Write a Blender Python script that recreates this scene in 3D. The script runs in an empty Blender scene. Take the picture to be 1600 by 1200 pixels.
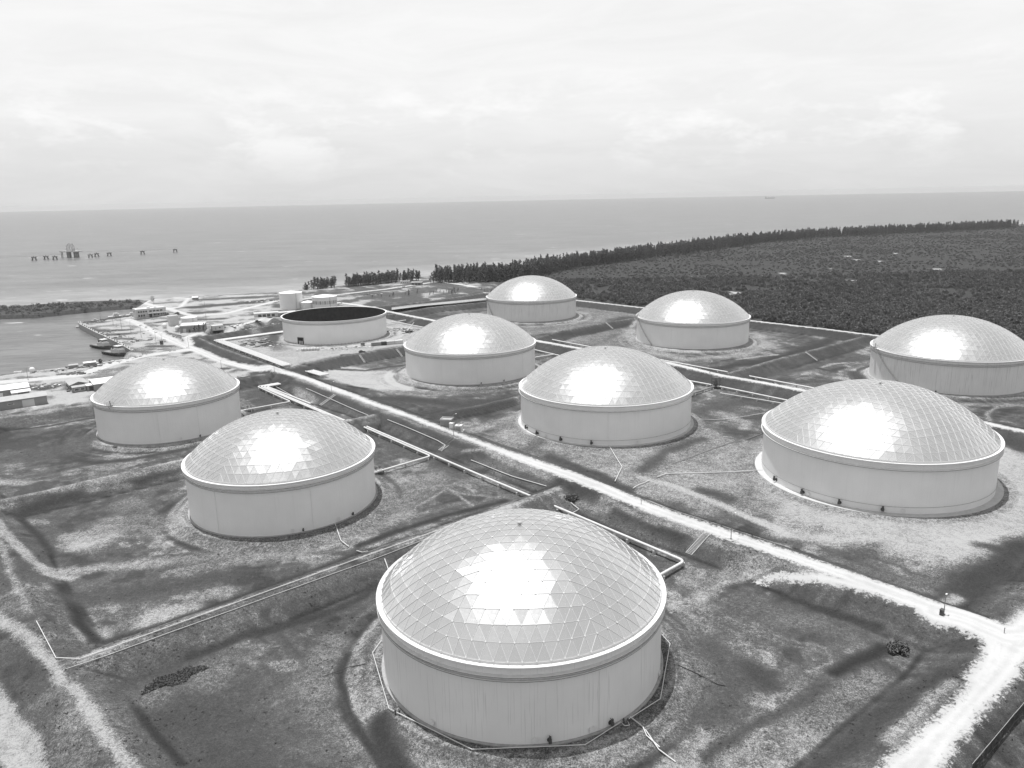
import bpy, bmesh, math, random
import numpy as np
from mathutils import Vector, Matrix

# ------------------------------------------------------------------ camera, sky, sun, exposure
random.seed(7)
RNG = np.random.default_rng(7)
scene = bpy.context.scene
COL = scene.collection
R = math.radians

CAM_H = 107.21
PITCH = R(13.668)        # below the level line
ROLL = R(1.1816)
cam_data = bpy.data.cameras.new("camera")
cam = bpy.data.objects.new("camera", cam_data)
COL.objects.link(cam)
cam_data.sensor_width = 36.0
cam_data.lens = 36.0 * 1204.6 / 1600.0
cam_data.clip_start = 1.0
cam_data.clip_end = 60000.0
cp, sp, cr, sr = math.cos(PITCH), math.sin(PITCH), math.cos(ROLL), math.sin(ROLL)
right0, down0, fwd = Vector((1, 0, 0)), Vector((0, -sp, -cp)), Vector((0, cp, -sp))
right = cr * right0 + sr * down0
down = -sr * right0 + cr * down0
M = Matrix((right, -down, -fwd)).transposed().to_4x4()
M.translation = Vector((0, 0, CAM_H))
cam.matrix_world = M
scene.camera = cam

SUN_EL, SUN_AZ = R(79.0), R(-36.0)      # azimuth from +y, clockwise positive
world = bpy.data.worlds.new("World")
scene.world = world
world.use_nodes = True
wn, wl = world.node_tree.nodes, world.node_tree.links
wn.clear()


def N(nodes, typ, loc=None, **kw):
    n = nodes.new(typ)
    for k, v in kw.items():
        if k == 'inp':
            for i, val in v.items():
                n.inputs[i].default_value = val
        else:
            setattr(n, k, v)
    return n


wo = N(wn, 'ShaderNodeOutputWorld')
bg = N(wn, 'ShaderNodeBackground', inp={'Strength': 0.1})
sky = N(wn, 'ShaderNodeTexSky', sky_type='NISHITA', sun_disc=False, sun_elevation=SUN_EL,
        sun_rotation=SUN_AZ, altitude=100.0, air_density=1.0, dust_density=2.0, ozone_density=1.0)
bw = N(wn, 'ShaderNodeRGBToBW')
wl.new(sky.outputs[0], bw.inputs[0])
tc = N(wn, 'ShaderNodeTexCoord')
sep = N(wn, 'ShaderNodeSeparateXYZ')
wl.new(tc.outputs['Generated'], sep.inputs[0])
# thin white overcast: pale towards the horizon, whiter higher up
veil = N(wn, 'ShaderNodeValToRGB')


def set_ramp(node, stops):
    el = node.color_ramp.elements
    while len(el) > 1:
        el.remove(el[-1])
    el[0].position = stops[0][0]
    el[0].color = (stops[0][1],) * 3 + (1,)
    for p_, v_ in stops[1:]:
        k = el.new(p_)
        k.color = (v_,) * 3 + (1,)


set_ramp(veil, [(0.0, .76), (0.035, .82), (0.10, .945), (0.20, .975), (0.6, .975)])
wl.new(sep.outputs[2], veil.inputs[0])
# streaky high cloud
mp = N(wn, 'ShaderNodeMapping')
mp.inputs['Scale'].default_value = (2.2, 2.2, 11.0)
mp.inputs['Rotation'].default_value = (0.0, R(6), 0.0)
wl.new(tc.outputs['Generated'], mp.inputs[0])
n1 = N(wn, 'ShaderNodeTexNoise', inp={'Scale': 2.2, 'Detail': 11.0, 'Roughness': 0.64, 'Distortion': .8})
wl.new(mp.outputs[0], n1.inputs['Vector'])
r1 = N(wn, 'ShaderNodeMapRange', inp={'From Min': .36, 'From Max': .64, 'To Min': -.34, 'To Max': .26})
wl.new(n1.outputs[0], r1.inputs[0])
# cumulus low over the sea
mp2 = N(wn, 'ShaderNodeMapping')
mp2.inputs['Scale'].default_value = (7.0, 7.0, 17.0)
mp2.inputs['Location'].default_value = (3.1, 1.7, 0.4)
wl.new(tc.outputs['Generated'], mp2.inputs[0])
n2 = N(wn, 'ShaderNodeTexNoise', inp={'Scale': 1.0, 'Detail': 11.0, 'Roughness': 0.66, 'Distortion': 0.15})
wl.new(mp2.outputs[0], n2.inputs['Vector'])
r2 = N(wn, 'ShaderNodeMapRange', inp={'From Min': .50, 'From Max': .62, 'To Min': -.2, 'To Max': .95})
wl.new(n2.outputs[0], r2.inputs[0])
band = N(wn, 'ShaderNodeValToRGB')
set_ramp(band, [(.015, 0), (.06, 1), (.10, .8), (.16, 0)])
wl.new(sep.outputs[2], band.inputs[0])
m2 = N(wn, 'ShaderNodeMath', operation='MULTIPLY')
wl.new(r2.outputs[0], m2.inputs[0])
wl.new(band.outputs[0], m2.inputs[1])
v10 = N(wn, 'ShaderNodeMath', operation='MULTIPLY', inp={1: 10.0})
wl.new(veil.outputs[0], v10.inputs[0])
a1 = N(wn, 'ShaderNodeMath', operation='ADD')
wl.new(v10.outputs[0], a1.inputs[0])
wl.new(r1.outputs[0], a1.inputs[1])
a2 = N(wn, 'ShaderNodeMath', operation='ADD')
wl.new(a1.outputs[0], a2.inputs[0])
wl.new(m2.outputs[0], a2.inputs[1])
mix = N(wn, 'ShaderNodeMix', data_type='FLOAT')
# the veil is seen edge-on near the horizon and thins overhead
dens = N(wn, 'ShaderNodeValToRGB')
set_ramp(dens, [(0.0, .93), (.25, .90), (.5, .62), (1.0, .42)])
wl.new(sep.outputs[2], dens.inputs[0])
wl.new(dens.outputs[0], mix.inputs[0])
wl.new(bw.outputs[0], mix.inputs[2])
wl.new(a2.outputs[0], mix.inputs[3])
cmb = N(wn, 'ShaderNodeCombineColor')
for i in range(3):
    wl.new(mix.outputs[0], cmb.inputs[i])
wl.new(cmb.outputs[0], bg.inputs['Color'])
wl.new(bg.outputs[0], wo.inputs['Surface'])

sun_dir = Vector((math.sin(SUN_AZ) * math.cos(SUN_EL), math.cos(SUN_AZ) * math.cos(SUN_EL), math.sin(SUN_EL)))
sd = bpy.data.lights.new("sun", 'SUN')
sd.energy = 4.9
sd.angle = R(0.6)
sd.color = (1, 1, 1)
sun = bpy.data.objects.new("sun", sd)
COL.objects.link(sun)
sun.rotation_euler = sun_dir.to_track_quat('Z', 'Y').to_euler()
sun.location = sun_dir * 400

scene.view_settings.view_transform = 'Standard'
scene.view_settings.look = 'None'
scene.view_settings.exposure = 0.0
scene.view_settings.gamma = 1.0
scene.view_settings.use_curve_mapping = False
scene.cycles.use_denoising = True
scene.cycles.max_bounces = 6
scene.cycles.diffuse_bounces = 3
scene.cycles.glossy_bounces = 3
scene.cycles.volume_bounces = 0
scene.cycles.sample_clamp_indirect = 6.0

# ------------------------------------------------------------------ surveyed layout, metres (x right, y away, z up)
LAY = {'bunds':{'cb1':{'hw':1.2,'p':[(-108.6,161.8),(-104.1,163.2),(-71.2,191.5),(-40.4,218.4),(-21.9,234.4),(-0.9,251.7),(19.5,270.2)],'z':2.5},'cb2':{'hw':1.2,'p':[(-196.7,256.8),(-188.8,265.9),(-172.8,279.1),(-155.5,294.4),(-139.7,307.4),(-115.5,330.9),(-80.3,363.1),(-62.9,376.8),(-51.1,367.7)],'z':2.5},'cb3':{'hw':2.0,'p':[(-270.3,363.6),(-262.7,381.1),(-228.9,404.8),(-187.9,440.4),(-159.0,467.8),(-148.0,479.4)],'z':2.5},'cb4':{'hw':2.0,'p':[(-135.3,500.1),(-132.8,501.9),(-117.8,521.5),(-103.2,533.5),(-83.0,550.3),(-48.5,585.5),(-19.7,614.1)],'z':2.8},'cb5':{'hw':1.2,'p':[(15.1,571.6),(41.8,608.4),(79.1,642.1),(109.4,666.3),(152.4,694.8)],'z':2.5},'cb6':{'hw':1.2,'p':[(130.0,448.1),(143.3,459.2),(167.9,481.4),(195.4,503.5),(259.0,556.7)],'z':2.5},'cb7':{'hw':1.2,'p':[(-46.7,370.5),(-13.8,394.8),(4.1,410.9),(37.4,438.0),(80.6,511.9)],'z':0.6},'corner':{'hw':5.0,'p':[(141.3,184.8),(116.5,163.0),(101.8,148.0),(89.0,137.6),(77.6,128.4),(69.9,122.1),(56.5,110.3)],'z':2.5},'far':{'hw':3.2,'p':[(-137.0,766.7),(-119.2,737.6),(-69.5,675.6),(-20.8,616.0),(18.3,566.0),(50.7,530.2),(97.4,482.5),(122.6,442.0),(143.5,419.3),(157.5,402.0),(189.1,365.8),(216.1,336.2),(224.3,322.8),(237.9,303.1)],'z':2.5},'fright':{'hw':2.5,'p':[(119.8,167.0),(140.2,183.2),(171.7,212.4),(204.8,240.2)],'z':2.5},'jback':{'hw':0.8,'p':[(-247.8,606.6),(-233.1,619.7),(-219.5,636.7),(-208.5,651.7),(-197.8,664.0),(-182.6,687.2)],'z':4.2},'jroad':{'hw':0.8,'p':[(-245.1,596.1),(-217.2,558.4),(-187.1,522.3),(-161.6,492.4),(-151.6,479.8)],'z':5.0},'jshort':{'hw':1.5,'p':[(-145.4,481.6),(-138.1,494.4),(-135.0,492.1)],'z':2.8},'left':{'hw':2.6,'p':[(-208.9,274.5),(-164.7,228.2),(-144.4,202.1),(-129.9,185.8),(-110.9,163.2),(-96.7,148.3),(-86.6,138.1),(-76.3,127.1),(-63.5,114.2)],'z':2.5},'main':{'hw':4.4,'p':[(116.8,167.1),(108.5,176.0),(93.9,192.8),(76.2,213.8),(60.9,230.3),(46.2,245.8),(18.0,284.1),(-11.6,318.6),(-43.5,356.0),(-74.8,395.2),(-109.2,433.6),(-146.4,479.3)],'z':2.5},'north':{'hw':1.6,'p':[(-150.4,759.6),(-128.2,779.3),(-79.2,811.3),(-28.9,869.7)],'z':2.5},'perimeter':{'hw':2.8,'p':[(-28.9,869.7),(22.9,837.8),(68.7,788.0),(123.1,728.2),(171.1,676.5),(201.2,636.4),(239.0,596.1),(269.1,558.2),(305.2,514.2),(349.5,455.7)],'z':2.5},'pond':{'hw':1.2,'p':[(-114.7,716.2),(-104.2,722.9),(-80.6,758.3),(-24.0,792.5),(22.4,821.4)],'z':2.5},'yardmound':{'hw':0.8,'p':[(-288.4,633.3),(-274.5,619.3),(-259.8,600.1)],'z':4.6}},
'clear':[(557.0,1286.7,9),(580.4,1308.9,8),(601.8,1332.7,6),(519.9,1204.3,7),(542.6,1210.8,9),(565.6,1217.5,8),(563.6,1181.1,7),(447.1,1119.8,8),(448.8,1078.9,7),(345.7,1010.5,6),(362.9,1024.0,6),(447.5,1109.3,6),(246.7,840.9,8),(250.2,828.9,7),(235.5,825.7,7),(393.1,923.5,8),(413.0,934.1,9),(432.8,952.6,6),(474.7,1000.4,6),(761.3,1416.6,6),(576.0,1050.1,8),(556.0,1045.2,6),(244.3,1006.4,8),(275.9,1000.0,8),(326.0,1014.6,7),(642.0,1336.5,7),(654.7,1317.6,6),(538.2,837.2,7)],
'pond':[(-117.1,756.3),(-89.3,779.6),(-64.3,792.6),(-24.7,819.4),(-25.2,835.5),(-65.6,810.3),(-94.5,797.2),(-119.8,774.8)],
'regions':[([(-277.7,365.1),(-265.0,384.7),(-231.0,408.7),(-189.7,444.9),(-152.1,484.9),(-166.0,505.9),(-190.6,531.9),(-222.2,568.5),(-253.1,604.0),(-255.0,649.7),(-226.5,680.1),(-226.4,759.3),(-268.5,906.7),(-370.9,899.6),(-410.3,871.4),(-388.4,787.1),(-365.7,744.7),(-395.4,701.9),(-381.0,675.2),(-269.6,540.0),(-285.5,519.7),(-329.0,484.6),(-356.1,476.3)],0.93,3),([(-237.3,608.6),(-195.4,652.0),(-118.6,717.3),(-89.5,676.0),(-52.6,637.7),(-76.9,574.3),(-137.4,519.6),(-150.4,498.5)],0.8,4),([(-142.1,508.4),(-122.0,478.1),(-91.6,446.7),(-63.1,433.4),(-54.0,451.5),(-65.0,478.3),(-93.1,499.8),(-111.7,507.5)],0.9,4),([(92.2,285.4),(87.4,247.7),(96.1,235.6),(116.4,216.6),(128.6,203.6),(141.9,207.0),(171.1,227.9),(219.9,277.8),(210.5,318.1),(152.0,351.6),(108.5,324.9)],0.84,8),([(-0.3,386.0),(-12.1,333.0),(7.6,313.9),(38.0,274.7),(65.6,248.8),(87.0,253.4),(104.4,316.3),(89.0,356.2)],0.5,8),([(-25.7,828.1),(67.4,788.5),(116.9,727.2),(85.8,673.3),(21.6,615.8),(-15.5,658.5)],0.3,6),([(45.5,590.1),(103.6,660.4),(108.9,642.8),(86.5,535.0),(61.4,554.4)],0.25,6),([(280.5,572.0),(356.8,465.2),(893.9,978.2),(1947.5,2376.1),(1448.1,2204.3),(1000.2,2024.2),(594.3,1795.0),(248.9,1485.0),(115.4,1348.9),(-30.9,1020.7),(71.5,820.0),(177.5,702.2)],-0.4,10),([(-244.8,931.6),(-191.5,976.5),(-99.8,1035.6),(-29.1,953.9),(-29.7,894.4),(-132.3,805.5),(-178.2,833.1)],0.08,5),([(-142.7,871.5),(-28.9,946.9),(-29.7,894.4),(-133.1,810.6)],0.35,3),([(-502.2,754.6),(-466.4,758.1),(-440.6,780.3),(-417.1,799.6),(-397.2,810.9),(-415.8,870.3),(-448.7,875.5),(-520.4,849.1),(-670.9,808.0),(-594.4,712.6)],-0.15,4)],
'road_beach':[(-400.6,842.1,2.5),(-402.2,869.1,2.5),(-392.9,884.5,2.5),(-364.5,874.3,2.5),(-344.8,803.8,2.5),(-350.5,785.9,2.5)],
'road_bend':[(109.5,173.6,2.6),(113.2,167.5,2.6),(112.4,161.0,2.6),(107.7,154.2,2.6),(100.8,148.0,2.6)],
'road_branch':[(103.7,180.9,2.2),(94.1,189.1,2.2),(83.9,196.3,1.9),(75.4,200.1,1.4),(69.3,201.2,0.5)],
'road_corner':[(130.2,171.1,5.1),(122.8,165.6,4.75),(115.8,159.5,3.64),(109.3,152.8,3.21),(102.2,146.7,3.13),(95.0,140.7,2.89),(87.9,134.8,3.0),(80.7,128.8,3.36),(73.7,122.6,4.2),(66.7,116.5,4.38),(59.8,110.2,4.39)],
'road_far':[(-137.0,766.7,2.6),(-119.2,737.6,2.6),(-69.5,675.6,2.6),(-20.8,616.0,2.6),(18.3,566.0,2.6),(50.7,530.2,2.6),(97.4,482.5,2.6),(122.6,442.0,2.6),(143.5,419.3,2.6),(157.5,402.0,2.6),(189.1,365.8,2.6),(216.1,336.2,2.6),(224.3,322.8,2.6),(237.9,303.1,2.6)],
'road_harbour':[(-147.4,477.0,3.6),(-165.7,486.2,3.6),(-197.2,515.2,3.6),(-219.1,541.6,3.6),(-244.8,573.5,3.6),(-282.5,619.0,3.6),(-313.1,660.1,3.6),(-341.0,698.5,3.6),(-360.0,719.9,3.6)],
'road_junction':[(107.5,175.8,5.5),(112.0,172.3,5.5),(114.9,167.8,5.5),(117.4,164.3,5.5),(128.0,165.3,5.5),(141.0,166.2,5.5)],
'road_main':[(114.2,170.6,2.73),(101.9,184.2,4.13),(90.2,198.3,3.21),(78.0,212.0,3.08),(65.4,225.4,3.24),(52.9,239.0,3.37),(41.3,253.2,3.24),(31.0,268.4,3.95),(19.3,282.7,3.57),(7.0,296.4,3.25),(-4.9,310.4,2.57),(-16.4,324.8,1.94),(-28.0,339.1,1.5),(-39.8,353.2,2.07),(-51.2,367.7,2.0),(-63.0,381.8,2.21),(-75.4,395.5,2.38),(-86.7,410.0,2.55),(-98.5,424.2,3.1),(-110.5,438.1,2.99),(-121.8,452.6,2.85),(-134.0,466.4,2.65),(-147.8,478.5,3.54)],
'road_north':[(-400.6,842.1,3.5),(-352.6,790.8,3.5),(-305.9,736.4,3.5),(-278.3,744.9,3.5),(-263.6,796.5,3.5),(-252.3,840.1,3.5),(-227.5,852.4,3.5),(-197.5,887.5,3.5),(-147.3,935.7,3.5),(-111.5,985.5,3.5),(-95.4,1005.2,3.5),(-75.7,986.2,3.5),(-41.0,936.9,3.5)],
'road_perimeter':[(-28.9,869.7,2.2),(22.9,837.8,2.2),(68.7,788.0,2.2),(123.1,728.2,2.2),(171.1,676.5,2.2),(201.2,636.4,2.2),(239.0,596.1,2.2),(269.1,558.2,2.2),(305.2,514.2,2.2),(349.5,455.7,2.2)],
'road_quay':[(-236.6,562.6,5.0),(-250.0,549.5,5.0),(-263.2,537.1,5.0),(-270.6,516.2,5.0),(-277.1,479.9,5.0),(-296.2,471.0,5.0),(-315.9,464.1,5.0),(-339.7,453.0,5.0)],
'road_tanks':[(-183.8,817.5,3.0),(-156.9,793.5,3.0),(-138.0,771.8,3.0)],
'road_yardeast':[(-245.6,581.4,3.0),(-260.9,610.6,3.0),(-260.2,628.3,3.0),(-250.0,636.3,3.0),(-233.1,691.8,3.0),(-225.2,713.5,3.0),(-220.0,737.0,3.0)],
'shore':[(-466.9,358.8),(-451.3,482.1),(-383.4,490.1),(-343.3,505.8),(-326.8,513.9),(-318.7,520.4),(-309.6,527.7),(-298.1,542.7),(-290.3,540.8),(-287.2,555.1),(-280.3,561.4),(-302.1,589.5),(-334.8,628.7),(-353.4,650.2),(-392.5,698.0),(-403.3,715.2),(-413.8,739.3),(-408.3,746.4),(-399.7,761.5),(-393.2,769.0),(-381.1,775.9),(-399.5,819.4),(-405.4,827.5),(-427.1,818.6),(-451.2,798.9),(-479.2,772.2),(-512.9,770.5),(-609.0,730.0),(-699.7,843.1),(-578.7,873.2),(-544.8,889.5),(-509.7,906.4),(-466.9,911.2),(-436.9,915.2),(-424.5,904.5),(-409.8,922.7),(-386.4,937.3),(-349.9,943.8),(-315.0,957.2),(-283.6,958.4),(-259.4,988.3),(-203.2,1037.4),(-143.5,1109.7),(-91.9,1155.6),(-36.1,1205.2),(36.2,1299.5),(120.5,1409.4),(260.5,1554.7),(426.7,1710.9),(620.7,1875.1),(836.2,2027.2),(1047.2,2119.9),(1288.6,2239.7),(1532.2,2333.0),(2104.3,2568.8)],
'strokes':[([(-46.9,175.4),(-47.9,159.3),(-45.9,145.6),(-34.3,129.8)],5,0.22,4.0),([(-76.7,160.3),(-66.9,146.2),(-50.5,125.2)],14,-0.06,10),([(-82.2,155.7),(-64.6,140.0),(-50.5,125.2)],7,-0.2,6),([(-67.6,179.1),(-57.0,186.2),(-44.3,196.2),(-40.1,203.3)],1.6,-0.5,1.2800000000000002),([(-80.4,169.5),(-68.0,180.3)],1.4,-0.45,1.1199999999999999),([(-87.3,152.4),(-80.8,144.5),(-66.9,130.7)],0.9,-0.7,1),([(-41.7,169.5),(-41.5,159.1),(-37.2,147.4),(-30.2,135.1),(-23.5,124.4)],0.6,-0.5,0.8),([(-30.2,143.0),(-26.0,133.2),(-21.2,126.0)],2.5,-0.5,2),([(46.3,184.1),(64.6,188.3),(84.8,174.9)],5,0.1,6),([(54.5,160.8),(55.9,155.8)],3,-0.5,3),([(88.9,167.0),(81.7,162.5),(73.8,158.1)],1.6,-0.85,2),([(71.5,204.9),(64.0,204.5),(57.3,200.5),(51.9,194.8),(48.1,186.3)],2.2,0.7,2.2),([(48.8,188.9),(45.4,172.0),(43.5,156.2),(41.4,144.9),(35.2,133.2)],2.5,0.3,2.5),([(29.4,127.1),(35.2,133.2),(39.7,137.4),(45.6,140.2),(47.1,138.6)],3,0.6,3),([(36.6,131.3),(48.4,140.5),(57.1,144.4),(69.5,153.0)],1.2,-0.12,1.2),([(52.9,134.5),(65.9,144.2),(82.0,155.2)],3,0.3,3),([(49.8,171.8),(50.1,156.0),(42.8,144.9)],5,-0.1,5),([(40.3,172.2),(39.1,156.4),(34.5,145.1)],0.5,0.4,0.6),([(54.7,183.8),(68.8,171.1),(75.5,168.1),(74.9,162.7),(68.9,159.1)],0.5,0.25,0.6),([(53.3,181.9),(67.9,169.4),(74.0,166.5)],0.5,0.25,0.6),([(-35.9,262.5),(-25.6,281.1),(-14.8,261.4),(-25.5,250.5)],0.6,0.45,0.7),([(-42.4,296.3),(-20.2,274.2),(-5.6,270.1)],0.5,0.4,0.6),([(74.0,193.1),(83.7,184.2),(92.4,175.5)],0.8,-0.5,1),([(96.8,153.2),(81.1,144.5),(66.4,132.9),(56.6,124.2)],3,-0.35,3),([(104.3,161.5),(110.3,164.0),(112.5,161.2)],3,-0.3,2),([(94.8,147.1),(83.0,137.9),(72.4,129.6)],1.5,0.55,2),([(35.1,253.0),(45.6,236.4),(52.0,226.5)],2.5,-0.55,3),([(23.3,259.4),(32.5,250.3)],2,0.3,2),([(59.7,225.3),(53.1,232.0),(42.9,245.6)],1.5,0.4,2),([(54.5,200.3),(65.4,209.7),(74.2,207.2)],3,0.35,3),([(-141.2,216.3),(-129.9,219.2),(-111.1,221.4),(-92.3,224.9),(-72.6,226.7),(-52.4,238.7),(-37.5,256.8)],3,0.55,2.5),([(-95.3,222.0),(-66.0,241.9),(-46.7,257.2),(-38.5,285.3),(-27.0,299.1),(-11.0,290.8)],8,0.28,8),([(-143.2,238.1),(-140.5,238.0)],6,0.8,4.199999999999999),([(-150.8,243.5),(-149.5,243.4)],3,0.6,2.0999999999999996),([(-152.0,242.0),(-151.1,242.0)],2,0.6,1.4),([(-143.8,244.2),(-142.0,244.1)],4,0.6,2.8),([(-97.0,189.7),(-95.6,189.6)],4,0.7,2.8),([(-91.9,192.2),(-90.5,192.1)],4,0.6,2.8),([(-99.7,187.2),(-98.6,187.1)],3,0.6,2.0999999999999996),([(-111.8,181.4),(-110.4,181.3)],4,0.65,2.8),([(-108.8,177.7),(-107.8,177.6)],3,0.6,2.0999999999999996),([(-85.9,202.6),(-84.6,202.5)],3.5,0.6,2.4499999999999997),([(-88.9,199.0),(-88.2,199.0)],2,0.5,1.4),([(-143.0,249.9),(-140.7,249.8)],5,0.3,3.5),([(-145.5,268.3),(-141.6,268.1)],8,0.2,5.6),([(-132.3,250.4),(-128.7,250.3)],8,0.25,5.6),([(-221.8,318.8),(-219.5,318.7)],4,0.7,2.8),([(-209.1,297.2),(-207.4,297.1)],3,0.6,2.0999999999999996),([(-201.0,296.7),(-199.3,296.6)],3,0.5,2.0999999999999996),([(-83.9,154.5),(-82.4,154.5)],5,0.2,3.5),([(-74.0,162.7),(-72.2,162.7)],6,0.2,4.199999999999999),([(-179.6,261.2),(-174.2,269.9),(-160.8,278.6),(-138.6,303.5)],2.5,-0.5,2),([(-177.1,257.1),(-159.2,240.3),(-149.8,230.3)],1.2,-0.5,1.2),([(-134.1,207.3),(-125.1,197.7),(-115.0,184.0),(-108.3,177.6)],1.6,-0.7,1.5),([(-107.9,176.7),(-95.0,184.8),(-74.6,201.0),(-49.9,225.7)],1.6,-0.45,1.6),([(-51.0,231.3),(-36.0,244.6),(-23.6,254.3),(-3.2,266.9)],1.4,-0.65,1.5),([(-126.1,201.3),(-103.5,204.1),(-87.4,211.2)],4,-0.15,4),
([(-39.5,212.4),(-70.6,189.3),(-89.8,173.5)],3,0.12,2),([(-172.2,277.5),(-154.5,291.6),(-138.6,304.2)],2,0.45,2),([(-163.1,279.1),(-152.3,287.3)],2,0.3,2),([(-226.3,323.3),(-207.4,339.9),(-199.4,359.0)],10,0.0,8),([(-257.2,371.4),(-235.8,378.8),(-221.3,391.9)],1.0,-0.7,1),([(-196.6,325.7),(-181.7,318.9),(-169.4,322.3),(-151.6,333.5)],2,-0.4,2),([(-134.0,387.8),(-135.0,413.5),(-148.9,440.6)],6,-0.15,5),([(-167.2,461.4),(-160.4,470.9),(-146.0,476.7)],2,-0.4,2),([(-128.7,451.8),(-116.1,423.1),(-111.3,412.9)],3,0.65,3),([(-122.6,433.9),(-112.5,422.9)],3,0.45,2.5),([(-138.9,466.8),(-108.1,428.3),(-73.3,385.8),(-42.8,349.5),(-26.4,331.5),(-0.7,296.5),(17.4,275.2),(31.2,257.9),(44.8,238.1),(59.3,223.6),(74.0,207.1),(87.9,195.2)],1.2,0.42,1.6),([(-130.7,450.0),(-80.9,389.9),(-32.5,333.1),(-11.5,308.4)],2,-0.25,2),([(-64.2,349.7),(-43.1,324.7),(-21.5,295.1)],5,-0.05,4),([(-30.5,309.5),(-21.9,301.1),(-12.3,298.3)],2,-0.4,2),([(-21.4,317.3),(-11.6,313.3),(-0.7,297.6)],1,0.6,1),([(16.2,274.9),(25.0,264.7),(29.3,261.4)],3,-0.45,3),([(-98.4,452.1),(-87.4,444.8)],1.6,-0.6,1),([(-119.2,502.3),(-96.4,494.3),(-73.9,507.9)],2,-0.35,2),([(-83.1,420.5),(-57.6,418.4),(-27.9,402.4),(-0.2,413.7)],6,-0.35,5),([(-76.5,403.6),(-49.7,381.5)],3,-0.4,3),([(-66.9,433.8),(-37.0,431.3),(-7.5,431.8)],3,0.3,3),([(-45.5,373.9),(-13.8,394.8),(4.1,410.9)],1.0,0.35,1),([(-42.5,375.1),(-20.2,385.3),(-0.2,402.8)],3,-0.35,3),([(-3.6,372.3),(-12.9,361.8),(-18.9,354.8)],4,0.5,4),([(14.3,340.8),(7.9,322.6),(21.0,308.9)],4,0.1,4),([(15.7,311.2),(30.1,292.2),(42.6,272.6)],2.5,-0.3,2),([(79.9,317.9),(90.4,326.2),(101.5,325.4)],5,0.4,5),([(97.8,379.2),(122.5,396.3),(133.7,388.9)],6,-0.1,5),([(104.2,378.7),(109.0,372.4)],4,0.4,3),([(108.0,368.9),(113.5,360.6),(108.9,350.1)],2.5,0.6,2),([(97.0,292.4),(74.0,282.9),(59.7,285.8)],4,0.45,4),([(50.5,291.5),(65.3,314.5),(85.9,331.1)],3,-0.1,3),([(70.7,269.6),(77.6,259.8)],3,-0.2,3),([(75.7,224.2),(84.1,219.2),(93.9,209.4),(106.5,196.4),(114.9,185.5)],2.6,-0.15,2.5),([(106.4,225.0),(108.9,221.7),(106.0,217.3)],4,-0.05,3),([(102.3,207.0),(113.1,198.7),(125.5,198.2)],5,0.12,5),([(137.5,222.6),(146.6,224.5),(152.9,226.6)],4,0.95,4),([(87.4,234.7),(101.0,226.7),(109.4,227.3)],4,0.85,4),([(139.5,209.4),(146.9,212.0)],3,0.9,2),([(143.7,219.6),(148.1,217.2)],2,-0.1,2),([(116.4,185.3),(130.2,197.0),(145.7,210.2),(156.7,218.4)],5,-0.45,4),([(116.2,187.8),(120.9,190.1)],2,0.7,1.5),([(121.3,169.2),(130.1,177.9)],2,0.4,2),([(214.7,318.2),(215.9,309.3)],4,-0.3,3),([(98.6,628.0),(92.9,546.1),(117.1,509.7),(153.7,516.8),(185.9,548.2),(193.2,601.3)],5,0.55,5),([(106.6,480.7),(130.5,478.5),(170.2,500.2),(208.3,533.7),(240.3,567.7)],5,-0.55,4),([(205.6,624.2),(234.1,602.3),(254.0,566.2)],4,-0.4,4),([(150.7,506.3),(182.7,518.2)],1.2,0.8,1),([(156.4,457.9),(185.6,473.2),(228.9,498.4)],4,-0.1,4),([(196.7,475.9),(206.3,484.6),(215.8,487.6)],1.4,0.7,1),([(193.3,472.5),(198.9,466.4),(211.1,476.4)],2,-0.4,1.5),([(208.9,461.9),(203.4,432.2)],3,-0.3,3),([(228.9,355.2),(234.0,366.1),(247.1,377.0),(261.7,379.6)],1.2,0.4,1),([(230.2,349.7),(236.6,340.9)],2,-0.4,2),([(41.1,599.0),(63.1,616.9),(105.2,653.3)],2,-0.45,2),([(101.0,643.8),(109.0,659.7)],2,0.7,1.5),([(69.5,813.2),(97.9,769.7),(120.2,748.2)],2,-0.4,2),([(-90.7,685.5),(-58.2,711.1),(-23.2,734.4)],3,0.2,3),([(-93.2,706.1),(-59.5,729.4),(-23.8,758.7)],2.5,-0.3,2),([(-214.5,641.6),(-189.6,594.9),(-171.6,566.9)],6,0.3,5),
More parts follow.
